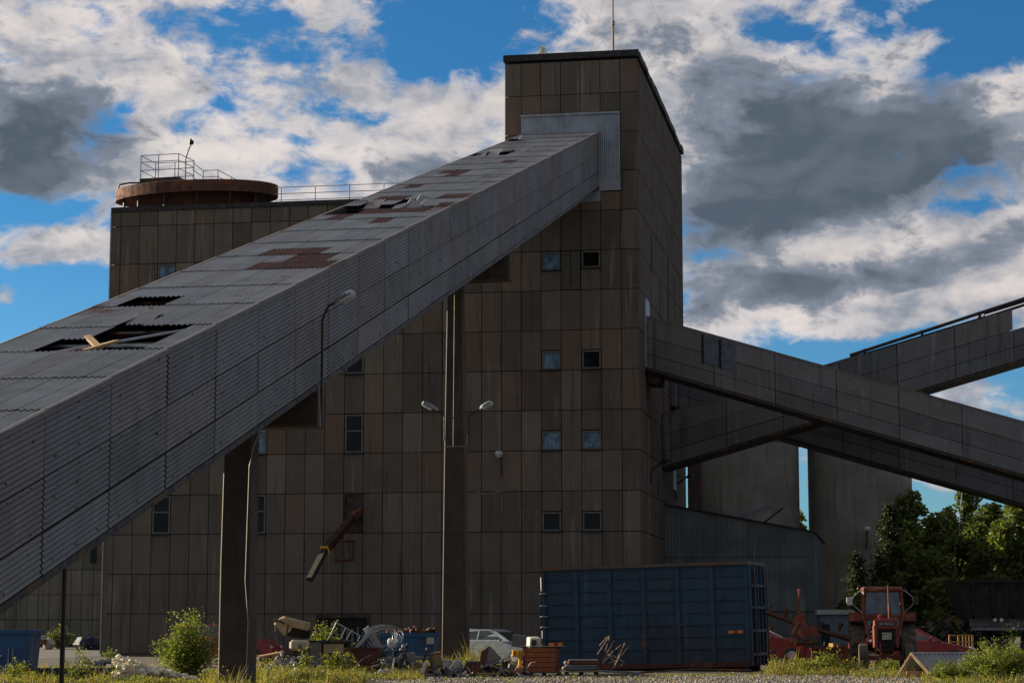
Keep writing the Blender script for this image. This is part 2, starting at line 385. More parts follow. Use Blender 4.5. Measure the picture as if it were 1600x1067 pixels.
skips.setdefault((12, 7), []).append((7, 8)); skips.setdefault((23, 1), []).append((1, 2))
def hangar(c, j): return 11 <= c <= 12 and j >= 10
cols = [(-.5, 0)] + [(i, i+1) for i in range(26)] + [(26, 26.87)]
rows = [(-3 - (ZT-.35-zr(-3))/RH, -3, True)] + [(j, j+1, True) for j in (-3, -2, -1)] + [(j, j+1, False) for j in range(0, 11)]
collar = (21, 26)
for (c0, c1) in cols:
    ci = int(math.floor(c0 + .001)) if c0 >= 0 else -1
    a = c0*PW; b = c1*PW
    if ci < 20:   # main block, top strip
        panel(a, b, ZB-.16, zr(0))
    else:
        if ci == 20: a2 = UT
        else: a2 = a
        for (j0, j1, tw) in rows[:4]:
            zt, zb = zr(j0), zr(j1)
            if collar[0] <= c0 < collar[1] and j0 >= -2.01: 
                continue
            panel(a2, b, zt, zb)
        if not (collar[0] <= c0 < collar[1]): panel(a2, b, zr(-0)+RH*0, zr(0)) 
        elif c0 < 25: panel(a2, b, 20.8, zr(0))
        else: panel(a2, b, fr(950, 298).z-.02, zr(0))
    for j in range(0, 11):
        zt, zb = zr(j), max(zr(j+1), .12)
        if 10 == j: zb = .12
        key = (ci, j); sk = skips.get(key)
        if collar[0] <= c0 < 25 and j < 0: continue
        if ci in (11, 12) and j == 10: panel(a, b, zt, zt-.12); continue
        if not sk: panel(a, b, zt, zb); continue
        for (s0, s1) in sk:
            panel(a, b, zt, zr(s0)); panel(a, b, zr(s1), zb)
# tower part right of the collar and below it
for ci in (25,):
    pass
fp.box(U0, U1, -.02, .13, 0, .10)
fp.build('front_cladding', M['panel'], bld)
# side cladding, ribbed panels
sp_ = MB(); d = 0.; k = 0
while d < DEP-.1:
    w = min(.9, DEP-d)
    for j in range(-4, 11):
        zt = ZT-.35 if j == -4 else zr(j); zb = max(zr(j+1), .12)
        if j == -4: zb = zr(-3)
        sp_.ti = R.random()**1.2
        x0 = U1-.09+R.uniform(-.004, .004)
        sp_.box(x0, U1, d+.01, d+w-.01, zb+.022, zt-.022)
        for q in range(3): sp_.box(U1, U1+.012, d+.12+q*w*.3, d+.18+q*w*.3, zb+.03, zt-.03)
    d += w
sp_.build('side_cladding', M['panel_side'], bld)
# missing strips on the tower's side
for (x, y0, y1, w_) in ((1017, 366, 424, .45), (1029, 438, 492, .4), (1042, 401, 500, .7), (1053, 430, 505, .25), (1026, 322, 376, .12), (1035, 570, 640, .3), (1028, 750, 778, .3), (1011, 470, 500, .9)):
    p = sf(x, y0, U1); q = sf(x, y1, U1)
    dm = MB(); dm.box(U1+.0145, U1+.02, p.y, p.y+w_, q.z, p.z); dm.build('missing_panel', M['void'], bld)
dm = MB()
p = sf(1008, 468, U1); q = sf(1008, 496, U1); dm.box(U1+.016, U1+.10, p.y-.4, p.y+.9, q.z-.3, p.z); dm.build('side_patch', M['zinc'], bld); dm = MB()
p = sf(1049, 700, U1); q = sf(1049, 760, U1); dm.box(U1+.016, U1+.10, p.y, p.y+1.3, sf(1046, 762, U1).z, sf(1046, 727, U1).z)
dm.build('side_patch', M['zinc'], bld)
# parapets
cp = MB()
cp.box(U0-.05, UT, -.05, .35, ZB-.16, ZB+.05); cp.box(U0-.05, U0+.3, .35, DEP, ZB-.16, ZB+.05)
pc = MB()
pc.box(UT-.06, U1+.07, -.06, .35, ZT-.24, ZT+.05); pc.box(UT-.06, UT+.3, .35, DEP, ZT-.24, ZT+.05)
y = .35
while y < DEP:
    h = R.uniform(-.03, .05); pc.box(U1-.3, U1+.07+R.uniform(-.01, .05), y, min(y+1.6, DEP), ZT-.24+R.uniform(-.06, .02), ZT+.05+h); y += 1.6
pc.box(UT-.06, U1+.07, DEP-.3, DEP+.04, ZT-.24, ZT+.045)
cp.build('roof_edge', M['cap'], bld); pc.build('roof_edge', M['cap'], bld)
rf = MB(); rf.box(UT+.3, U1-.3, .35, DEP-.3, ZT-.2, ZT-.02); rf.box(U0+.3, UT, .35, DEP, ZB-.1, ZB+.0); rf.build('roof', M['cap'], bld)
# sunlit flashing on the left corner
cf = MB(); cf.box(U0-.07, U0-.002, -.035, .10, .1, ZB-.16); cf.build('corner_flashing', M['pipe'], bld)
# opened joints: some boards have slipped and left wider dark gaps, others carry small repair strips
for k in range(26):
    i = R.randrange(1, 26); j = R.randrange(1, 10); z1 = zr(j)-R.uniform(0, .5); l_ = R.uniform(.4, 1.6); x = i*PW+R.uniform(-.02, .02)
    if z1 > 19.5: continue
    if any(abs(i-w[0]) < 2 and w[1]-1 <= j <= w[2] for w in wins): continue
    m_ = MB(); m_.box(x-.022, x+.022, -.010, -.0075, z1-l_, z1); m_.build('open_joint', M['void'], bld)
# windows
for (c, a, b, k, p) in wins:
    x0, x1 = c*PW+.03, (c+1)*PW-.03; z1, z0 = zr(a)-.03, zr(b)+.03
    f = MB(); t_ = .07
    f.box(x0, x1, .02, .10, z0, z0+t_); f.box(x0, x1, .022, .10, z1-t_, z1)
    f.box(x0, x0+t_, .024, .10, z0+t_, z1-t_); f.box(x1-t_, x1, .024, .10, z0+t_, z1-t_)
    wo_ = f.build('window', M['frame'], bld)
    q = MB(); q.box(x0+t_, x1-t_, .085, .10, z0+t_, z1-t_)
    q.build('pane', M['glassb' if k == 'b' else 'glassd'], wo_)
    if p == 2:
        q = MB(); zm = (z0+z1)/2 + .12; q.box(x0+t_, x1-t_, .04, .083, zm-.03, zm+.03); q.build('transom', M['frame'], wo_)
    q = MB(); q.box(x0-.02, x1+.02, -.07, .02, z0-.06, z0-.004); q.build('sill', M['joint'], wo_)
bd = MB()
for q in range(2):
    x0 = 23*PW+.03+q*.43; bd.ti = R.random(); bd.box(x0, x0+.40, .0, .06, zr(2)+.03, zr(1)-.03)
bd.build('boarded_panel', M['board'], bld)
# loading door where the chute comes out
dr = MB(); dr.box(12*PW+.03, 13*PW-.03, .06, .10, zr(8)+.03, zr(7)-.03)
do_ = dr.build('door', M['steel'], bld)
dr = MB(); x0, x1 = 12*PW+.02, 13*PW-.02
dr.box(x0, x0+.06, -.03, .1, zr(8)+.02, zr(7)-.02); dr.box(x1-.06, x1, -.03, .1, zr(8)+.02, zr(7)-.02); dr.box(x0+.06, x1-.06, -.03, .1, zr(7)-.08, zr(7)-.02); dr.build('door_frame', M['steel'], do_)
# low gateway
a = fr(496, 963); b = fr(572, 963)
gt = MB(); gx0, gx1 = 11*PW-.25, 13*PW+.35; gz = zr(10)-.02
gt.box(gx0, gx1, -.12, .0, gz-.16, gz); gt.box(gx0, gx0+.09, -.10, .0, 0, gz-.16); gt.box(gx1-.09, gx1, -.10, .0, 0, gz-.16)
go = gt.build('gateway', M['steel'], bld)
gt = MB(); gt.box(gx0+.09, gx1-.09, -.04, -.014, .0, gz-.16); gt.build('dark_opening', M['void'], go)
gt = MB()
for q in range(9):
    x = gx0+.15+q*.24; gt.box(x, x+.11, -.07, -.045, .05, gz-.3-R.uniform(0, .5))
gt.build('strip_curtain', surf('curtain_plastic', (.10, .115, .12), rough=.4), go)
# zinc collar round the gallery head
cl = MB(); cu0, cu1 = 21*PW+.0, 26*PW
ct, cb = fr(815, 183).z, fr(950, 298, 0).z
cm = fr(936, 207).z + .05
x = cu0
while x < cu1-.01:
    cl.ti = R.random(); w_ = min(.72, cu1-x)
    cl.corr((x, -.05, cm-1.5 if x+w_ < 25*PW else cm-.0), (1, 0, 0), (0, 0, 1), (0, -1, 0), w_-.006, (ct-cm+1.5) if x+w_ < 25*PW else ct-cm, .09, .012, 2)
    x += w_
cl.corr((25*PW-.06, -.065, cb+.55), (1, 0, 0), (0, 0, 1), (0, -1, 0), cu1-25*PW+.06, cm-cb-.5, .09, .016, 2)
cl.corr((25*PW-.06, -.05, cb), (1, 0, 0), (0, 0, 1), (0, -1, 0), cu1-25*PW+.06, .56, .09, .016, 2)
cl.box(cu0-.03, cu1+.02, -.12, -.02, ct-.03, ct+.05); cl.box(cu0+.1, cu1-.1, -.03, .1, cm-.4, ct-.05); cl.box(25*PW, cu1-.03, -.03, .1, cb+.05, cm)
cl.box(cu0, 25*PW, -.03, .1, cm-3.2, cm-.4)
cl.build('gallery_collar', M['zinc'], bld)
# roof railing
rl = MB(); zt = ZB+.05; xs = []
x = fr(437, 312).x
while x < UT+.2: xs.append(x); x += 1.62
for x in xs: rl.tube([(x, .25, zt), (x, .25, zt+.72)], .02, 5)
for h in (.72, .42, .12): rl.tube([(xs[0]-.3, .25, zt+h), (UT+.2, .25, zt+h)], .018, 5)
rl.build('railing', M['galv'], bld)
# thin wall cable and stains by the floodlight
cb_ = MB(); q0 = fr(784, 742, -.03)
cb_.tube([(q0.x, -.03, q0.z), (q0.x, -.03, fr(784, 826).z)], .012, 5); cb_.build('wall_cable', M['pipe'], bld); cb_ = MB()
pts = []
for k in range(9):
    t_ = k/8; a_ = fr(743, 768, -.03); b_ = fr(783, 766, -.03); pts.append((a_.x+(b_.x-a_.x)*t_, -.03, a_.z+(b_.z-a_.z)*t_-.12*sin(pi*t_)))
cb_.tube(pts, .013, 5)
cb_.build('wall_cable', M['pipe'], bld); cb_ = MB(); cb_.tube([(U1+.03, 3.2, zr(5)-.2), (U1+.03, 3.2, zr(9))], .02, 5)
cb_.build('wall_cable', M['pipe'], bld)

# rusty tank on the roof
tc_ = (2.75, 2.55)
tank = thing('roof_tank', 'rusty round tank cover on the left end of the factory roof', 'tank', B(tc_[0], tc_[1], ZB), -AN-radians(4))
t = MB(); za, zb = 21.42-ZB, 21.96-ZB
t.lathe([(3.5, za+.12), (4.02, za+.0), (4.06, za), (4.06, zb), (4.0, zb+.02), (0.2, zb+.2)], 64, sy=.52)
t.build('tank_rim', M['rust'], tank, smooth=False)
t = MB(); t.lathe([(3.0, 0.0), (2.9, za+.16)], 40, sy=.5); t.build('tank_wall', M['darkrust'], tank)
for k in range(14):
    a = 2*pi*k/14; t = MB(); t.tube([(3.7*cos(a), 1.9*sin(a), 0), (3.7*cos(a), 1.9*sin(a), za+.1)], .05, 6); t.build('tank_strut', M['steel'], tank)
t = MB(); t.box(-2.35, -.35, -1.3, .4, zb+.05, zb+.36); pl = t.build('platform', M['steel'], tank)
zp = zb+.36
def rail(pts, posts, hs, r=.02):
    m = MB()
    for h in hs: m.tube([(x, y, z+h) for x, y, z in pts], r, 5)
    for (x, y, z) in posts: m.tube([(x, y, z), (x, y, z+hs[0])], r*1.1, 5)
    return m
A_ = [(-.35, .4, zp), (-2.3, .4, zp), (-2.3, -1.3, zp), (-.38, -1.3, zp), (-.3, .35, zp)]
m_ = rail(A_, [(-2.3, -1.3, zp), (-1.4, -1.3, zp), (-.38, -1.3, zp), (-.3, .35, zp), (-2.3, .4, zp), (-1.3, .4, zp)], (1.1, .78, .38))
m_.build('railing', M['galv'], tank)
A_ = [(-.3, .2, zp), (.25, .2, zp-.42), (1.0, .2, zp-.42), (2.4, .2, zp-1.2)]
m_ = rail(A_, [(.25, .2, zp-.42), (1.0, .2, zp-.42), (1.7, .2, zp-.82), (2.3, .2, zp-1.15)], (.98, .66, .3)); m_.build('stair_railing', M['galv'], tank)
m_ = MB(); m_.tube([(-3.8, -.6, zb-.05), (-3.7, -.6, zb+.28), (-3.2, -.6, zb+.34), (-2.2, -.6, zb+.3)], .045, 6); m_.build('overflow_pipe', M['steel'], tank)
fl = thing('floodlight', 'small dark floodlight on a bent pole above the rusty roof tank', 'floodlight', tank.matrix_basis @ Vector((-.15, -1.0, zp)), -AN)
m_ = MB(); m_.tube([(0, 0, -.1), (0, 0, .9), (.12, 0, 1.3), (.25, 0, 1.6)], .03, 6); m_.build('pole', M['steel'], fl)
m_ = MB(); m_.rbox((.27, -.02, 1.68), .2, .18, .22, (.3, .3, 0), .04); m_.ball((.24, -.02, 1.82), .05, n=8); m_.build('lamp_head', M['steel'], fl)

# mast and guys on the tower
mp_ = fr(958, 76, 3)
ms = thing('antenna_mast', 'thin pale mast with guy wires on top of the tower', 'mast', B(mp_.x, 3, ZT), -AN)
m_ = MB(); m_.tube([(0, 0, -.1), (0, 0, 2.2)], .055, 8); m_.tube([(0, 0, 2.2), (0, 0, 9)], .04, 8); m_.lathe([(.09, 2.1), (.09, 2.3)], 8); m_.build('pole', M['pipe'], ms)
m_ = MB()
for (x, y, z, zz) in ((-1.8, 2.5, 0, 5.), (3., 15, 0, 8), (-5, -2, 0, 8.), (.9, -1.6, 0, 2.1), (-.9, -1.6, 0, 2.1)):
    m_.tube([(0, 0, zz), (x, y, z)], .004, 4)
m_.build('guy_wire', M['steel'], ms)
M['leaf_l'] = leafmat('sapling_leaf', (.16, .17, .05), (.25, .25, .09), .4)

# wall mounted things on the front
def cobra(mb_head, mb_glass, base, dirv, l=.62, w=.16):
    """street lamp head: a long flat shell tapering to the arm, glass bowl below"""
    base = Vector(base); d = Vector(dirv).normalized(); s_ = d.cross(Vector((0, 0, 1))).normalized(); u = s_.cross(d)
    st_ = [(0, .045, .04), (.15, .07, .055), (.35, .115, .075), (.75, .125, .075), (.95, .10, .06), (1, .05, .03)]
    for (mbx, lo, hi, k0) in ((mb_head, -.2, 1., 0), (mb_glass, -1., -.2, 2)):
        vs = []; fs = []
        ss = st_[k0:] if k0 else st_
        for (t_, ww, hh) in ss:
            for (a_, b_) in ((-1, lo), (-1, (lo+hi)/2+.1), (-.6, hi), (.6, hi), (1, (lo+hi)/2+.1), (1, lo)):
                vs.append(base + d*(t_*l) + s_*(a_*ww*w/.16) + u*(b_*hh*1.2))
        for i in range(len(ss)-1): fs += [[i*6+k, i*6+(k+1) % 6, (i+1)*6+(k+1) % 6, (i+1)*6+k] for k in range(6)]
        fs += [list(range(5, -1, -1)), [(len(ss)-1)*6+k for k in range(6)]]
        mbx.add(vs, fs)
def lamp(name_label, loc, arm, hd, glass='lampglass', headmat='galv', pole_r=.028, l=.62, name='wall_lamp', cable=None):
    t = thing(name, name_label, 'lamp', loc, -AN, 'street lamps fixed to the plant')
    m_ = MB(); m_.tube(arm, pole_r, 6); m_.build('arm', M['steel'], t)
    h_, g_ = MB(), MB(); cobra(h_, g_, arm[-1], hd, l)
    ho = h_.build('lamp_head', M[headmat], t); g_.build('lamp_glass', M[glass], ho)
    if cable: m_ = MB(); m_.tube(cable, .011, 5); m_.build('cable', M['pipe'], t)
    return t
# ------------------------------------------------------------ conveyor galleries
def gallery(root, W_, H, L, sl, pitch, matS, matR, vis=0, rows=(.40, .33, .27), holes={}, rust={}, mess={}, extra={}, rib=.09, k0=.15, gap=.016, openroof=None, ncol=7, skipside=lambda s, r: False, floor=.12):
    P = lambda x, s, h: Vector((x, s, sl*s+h))
    c_ = 1/sqrt(1+sl*sl); Ld = Vector((0, c_, sl*c_)); Nu = Vector((0, -sl*c_, c_)); f = sqrt(1+sl*sl)
    nk = int(math.ceil(L/pitch))+1
    # sides
    rg = random.Random(int(L*7+H*31))
    for side in (0, 1):
        sd_ = MB()
        x = 0 if side == 0 else W_; nx = -1 if side == 0 else 1
        for k in range(-1, nk):
            s0 = max(0, (k+k0)*pitch); s1 = min(L, (k+1+k0)*pitch)
            if s1-s0 < .05: continue
            h = H
            for r, fr_ in enumerate(rows):
                hh = H*fr_; h -= hh
                if skipside((s0+s1)/2, r): continue
                sd_.ti = rg.random()*.6 + (.2 if r == 0 else 0)
                j0, j1 = rg.uniform(0, .01), rg.uniform(0, .01)
                o = P(x+nx*(.012+rg.uniform(0, .006)), s0+gap, h+gap*.8+j0)
                vs_A = Vector((0, 0, 1))
                sd_.corr(o, vs_A, Ld, (nx, 0, 0), hh-gap*1.6, (s1-s0-2*gap)*f, rib, .015 if W_ > 3 else .007, 2, lift=rg.uniform(-.006, .008))
        sd_.build('side_cladding', matS, root, fixn=False)
    ln = MB()
    for x0, x1 in ((.0+.02, .05), (W_-.05, W_-.02)):
        ln.add([P(x0, 0, 0), P(x1, 0, 0), P(x1, L, 0), P(x0, L, 0), P(x0, 0, H-.02), P(x1, 0, H-.02), P(x1, L, H-.02), P(x0, L, H-.02)], [(0, 1, 2, 3), (4, 5, 6, 7), (0, 1, 5, 4), (1, 2, 6, 5), (2, 3, 7, 6), (3, 0, 4, 7)])
    if openroof is None: ln.build('wall_liner', M['joint'], root)
    else:
        ln = MB()
        q0 = openroof[1]
        for x0, x1 in ((.02, .05), (W_-.05, W_-.02)):
            ln.add([P(x0, 0, 0), P(x1, 0, 0), P(x1, q0, 0), P(x0, q0, 0), P(x0, 0, H-.02), P(x1, 0, H-.02), P(x1, q0, H-.02), P(x0, q0, H-.02)], [(0, 1, 2, 3), (4, 5, 6, 7), (0, 1, 5, 4), (1, 2, 6, 5), (2, 3, 7, 6), (3, 0, 4, 7)])
            ln.add([P(x0, q0, 0), P(x1, q0, 0), P(x1, L, 0), P(x0, L, 0), P(x0, q0, H*.6), P(x1, q0, H*.6), P(x1, L, H*.6), P(x0, L, H*.6)], [(0, 1, 2, 3), (4, 5, 6, 7), (0, 1, 5, 4), (1, 2, 6, 5), (2, 3, 7, 6), (3, 0, 4, 7)])
        ln.build('wall_liner', M['joint'], root)
    fl_ = MB(); fx = -.02
    fl_.add([P(fx, 0, -floor), P(W_-fx, 0, -floor), P(W_-fx, L, -floor), P(fx, L, -floor), P(fx, 0, .0), P(W_-fx, 0, .0), P(W_-fx, L, .0), P(fx, L, .0)], [(0, 1, 2, 3), (4, 5, 6, 7), (0, 1, 5, 4), (1, 2, 6, 5), (2, 3, 7, 6), (3, 0, 4, 7)])
    fl_.build('floor', M['steel'], root)
    # belt inside, purlins
    pu = MB(); s = .3
    while s < L:
        if openroof is None or s < openroof[0]:
            pu.tube([P(.05, s, H-.13), P(W_-.05, s, H-.13)], .05, 4)
        s += pitch/2
    bl = MB(); bl.add([P(W_*.3, 0, .7), P(W_*.7, 0, .7), P(W_*.7, L, .7), P(W_*.3, L, .7), P(W_*.3, 0, .6), P(W_*.7, 0, .6), P(W_*.7, L, .6), P(W_*.3, L, .6)], [(0, 1, 2, 3), (4, 5, 6, 7), (0, 1, 5, 4), (1, 2, 6, 5), (2, 3, 7, 6), (3, 0, 4, 7)])
    bl.build('conveyor_belt', M['steel'], root)
    pu.build('purlin', M['steel'], root)
    # roof
    rf_ = MB(); cw = (W_+.10)/ncol
    for k in range(-1, nk):
        s0 = max(0, (k+k0)*pitch); s1 = min(L, (k+1+k0)*pitch)
        if s1-s0 < .05 or (openroof and s0 > openroof[0]): continue
        for c in range(ncol):
            for half in (0, 1):
                a0, a1 = (s0, (s0+s1)/2) if half == 0 else ((s0+s1)/2, s1)
                key = (k, c, half)
                if key in holes: continue
                tgt = MB() if key in rust else rf_
                tgt.ti = random.Random(k*31+c*7+(0 if half and key not in rust else half)).random() if True else .5
                # laid from the lower end (larger s when sl<0); low end lifted
                lowend = sl < 0
                lap = .03
                ex_ = lap if half == 1 else 0.02
                x = -.05+c*cw if vis == 0 else W_+.05-(c+1)*cw
                l_ = (a1-a0+ex_)*f
                up0 = .012 + (0 if half == 0 else .004)
                o = P(x-.004, a0, H+.02) + Nu*(up0 + rg.uniform(0, .004))
                lf = (.002 if half == 0 else .013) if lowend else 0
                w_ = cw+.008
                if key in mess or key in extra:
                    rr = random.Random(k*5+c); xt = .35 if key in extra else 1.
                    tl = rr.uniform(.06, .3); q = Vector((rr.uniform(-.12, .12), 0, 0))
                    o += Nu*rr.uniform(.02, .12) + Ld*rr.uniform(-.2, .2)
                    A2 = (Vector((1, 0, 0)) + Nu*rr.uniform(-.25, .25)*xt+Ld*rr.uniform(-.15, .15)).normalized()
                    tgt.corr(o+q+(Nu*.05 if key in extra else q*0), A2, (Ld-Nu*rr.uniform(.0, .2)*xt).normalized(), Nu, w_, l_*rr.uniform(.6, .9), rib, .016, 3, lift=0)
                if key not in mess:
                    tgt.corr(o, (1, 0, 0), Ld, Nu, w_, l_, .11 if W_ > 3 else rib, .014, 2, lift=lf)
                if key in rust: tgt.build('rusty_roof_sheet', M['rustsheet'], root, fixn=False)
    rf_.build('roof_sheet', matR, root, fixn=False)
    fl2 = MB()
    for x in (-.03, W_+.03):
        s_end = L if openroof is None else openroof[0]
        nx = -1 if x < 0 else 1
        a0 = P(x, 0, H+.055); a1 = P(x, s_end, H+.055); a2 = P(x, 0, H-.06); a3 = P(x, s_end, H-.06); i0 = P(x-nx*.05, 0, H+.06); i1 = P(x-nx*.05, s_end, H+.06)
        fl2.add([a0, a1, a3, a2, i0, i1], [(0, 1, 2, 3), (4, 5, 1, 0)])
    fl2.build('edge_flashing', matS, root, fixn=False)
    return P, Ld, Nu
# the big one: falls towards the viewer
A0 = fr(936, 207); H1 = 2.46
g1 = thing('conveyor_gallery', 'long grey corrugated conveyor gallery climbing across the front to the tower', 'conveyor', B(22.45, 0, A0.z-H1), pi-AN)
holes = {}; rust = {}; mess = {}
for c in (1, 2, 3): holes[(20, c, 0)] = holes[(20, c, 1)] = 1
holes[(20, 4, 1)] = 1
for c in (5,): holes[(18, c, 1)] = 1
holes[(18, 4, 1)] = 1
for c in (2, 3): rust[(15, c, 1)] = 1
for c in (0, 1, 2, 3): rust[(16, c, 0)] = rust[(16, c, 1)] = 1
rust[(16, 3, 0)] = 0; del rust[(16, 3, 0)]; del rust[(16, 0, 0)]
for c in (4, 5): rust[(10, c, 1)] = 1
for c in (0, 1): rust[(10, c, 1)] = 1
for c in (1, 2, 3, 4): rust[(12, c, 0)] = 1
for c in (4, 5, 6): holes[(11, c, 1)] = 1
holes[(12, 6, 0)] = 1; holes[(12, 5, 0)] = 1
for c in (1, 2, 3, 4): mess[(11, c, 1)] = 1
holes[(11, 3, 0)] = 1; mess[(11, 2, 0)] = 1; mess[(11, 5, 0)] = 1
for c in (5, 4): rust[(7, c, 0)] = 1
holes[(4, 4, 0)] = holes[(4, 5, 0)] = 1; mess[(3, 4, 1)] = 1; mess[(3, 5, 1)] = 1; mess[(4, 6, 0)] = 1; mess[(3, 3, 1)] = 1
holes[(1, 6, 0)] = 1; mess[(1, 5, 0)] = 1
mess[(19, 3, 1)] = 1
extra = {}
for k_ in ((12, 5, 1), (13, 2, 0), (11, 0, 1), (9, 5, 0), (7, 4, 1), (15, 4, 1), (5, 2, 1)): rust[k_] = 1
P, Ld, Nu = gallery(g1, 3.5, H1, 76, -.3007, 2.67, M['sheet'], M['roofsheet'], 0, holes=holes, rust=rust, mess=mess, extra=extra)
tr_ = MB()
s0, s1 = 53.7, 56.4
tr_.tube([P(.4, s0, H1-.05), P(2.7, s1+.3, H1-.05)], .03, 5); tr_.tube([P(.2, 55.4, H1-.1), P(2.9, 55.1, H1-.1)], .035, 5)
tr_.tube([P(1.0, 55.3, H1-.4), P(2.9, 54.2, H1-.6)], .03, 5)
tr_.build('roof_brace', M['galv'], g1)
tr_ = MB(); tr_.obox(P(1.75, 55.5, H1+.02), .12, 1.3, .05, (-.3, .2, .5)); tr_.obox(P(1.45, 55.9, H1+.02), .16, .9, .05, (-.3, 0, -.35))
tr_.build('broken_plank', M['wood'], g1); tr_ = MB(); tr_.obox(P(2.3, 51.0, H1-.05), .10, 1.1, .05, (-.1, .1, .3))
tr_.build('broken_plank', M['wood'], g1)
tr_ = MB()
rr = random.Random(3)
for k in range(700):            # screw heads
    s = rr.uniform(1, 70); row = rr.choice((.06, .2, .30, .45, .58, .70, .86, .97)); s = round(s/.89)*.89+rr.uniform(-.04, .04)
    tr_.obox(P(-.028, s, H1*row+rr.uniform(-.02, .02)), .012, .02, .02)
tr_.build('screw_heads', M['joint'], g1, kind='stuff')

# the three galleries on the right
ang = -(pi/2+AN)
def rgal(label, d0, W_, H, z0, L, sl, u0=None, **k):
    t = thing('conveyor_gallery', label, 'conveyor', B(U1+.02 if u0 is None else u0, d0+W_, z0), ang)
    return t, gallery(t, W_, H, L, sl, 2.7, M['sheet_dark'], M['sheet_dark'], 1, ncol=5, **k)
r1, q1 = rgal('grey gallery with two glazed hatches falling from the tower to the right edge', 2.15, 2.6, 2.30, 12.93, 27, -.307, rib=.11)
P1 = q1[0]
for k in range(2):
    s0 = 2.55+k*.78
    w_ = MB(); w_.add([P1(2.6+.035, s0, .92), P1(2.635, s0+.10, .92), P1(2.635, s0+.10, 2.2), P1(2.635, s0, 2.2), P1(2.66, s0, .92), P1(2.66, s0+.10, .92), P1(2.66, s0+.10, 2.2), P1(2.66, s0, 2.2)], [(0, 1, 2, 3), (4, 5, 6, 7), (0, 1, 5, 4), (1, 2, 6, 5), (2, 3, 7, 6), (3, 0, 4, 7)])
    ho_ = w_.build('hatch', M['void'], r1)
    w_ = MB(); w_.add([P1(2.632, s0+.06, .95), P1(2.632, s0+.74, .95), P1(2.632, s0+.74, 2.18), P1(2.632, s0+.06, 2.18), P1(2.648, s0+.06, .95), P1(2.648, s0+.74, .95), P1(2.648, s0+.74, 2.18), P1(2.648, s0+.06, 2.18)], [(0, 1, 2, 3), (4, 5, 6, 7), (0, 1, 5, 4), (1, 2, 6, 5), (2, 3, 7, 6), (3, 0, 4, 7)])
    w_.build('pane', surf('hatch_glass', (.09, .115, .145), (.05, .06, .075), .25, scale=5, fine=.02), ho_)
w_ = MB()
for h, s0, s1, r_ in ((1.5, 9.0, 16, .010),):
    w_.tube([P1(2.64, s0+(s1-s0)*k/8, h-.10*sin(pi*k/8)+(.10 if k % 3 == 0 else 0)) for k in range(9)], r_, 5)
w_.build('cable', M['pipe'], r1)
w_ = MB(); w_.tube([P1(2.635, 0.02, 0), P1(2.635, 0.02, 2.3)], .06, 6); w_.build('end_trim', M['galv'], r1)
w_ = MB(); w_.obox(P1(1.3, .35, -.35), 1.8, .6, .5); w_.build('bracket', M['steel'], r1)
r2, q2 = rgal('dark gallery rising to the right behind, its roof frame open at the top', 9.0, 2.5, 2.48, 8.93, 24, .284, openroof=(9.6, 15.3), skipside=lambda s, r: (r == 0 and s > 15.3), rib=.12)
P2 = q2[0]
w_ = MB()
for x in (2.44,):
    w_.tube([P2(x, 9.0, 2.62), P2(x, 24, 2.98)], .085, 5); w_.tube([P2(x, 9.4, 2.50), P2(x, 15.3, 2.52)], .04, 5); w_.tube([P2(x, 15.3, 2.68), P2(x, 24, 2.7)], .06, 5)
for x in (.1,): w_.tube([P2(x, 9.0, 2.62), P2(x, 24, 2.98)], .07, 5)
s = 9.7
while s < 24: w_.tube([P2(2.44, s, 2.4), P2(2.44, s, 2.72+(s-9)*.02)], .07, 5); w_.tube([P2(2.44, s, 2.7), P2(.1, s, 2.7)], .05, 5); s += 2.7
for s in (15.3, 18, 20.7): w_.tube([P2(2.47, s, 1.4), P2(2.47, s, 2.6)], .05, 5)
w_.build('roof_frame', M['steel'], r2)
r3, q3 = rgal('lower dark gallery falling to the right under and behind the glazed one', 13.0, 2.5, 2.3, 12.30, 30, -.298, rib=.12)

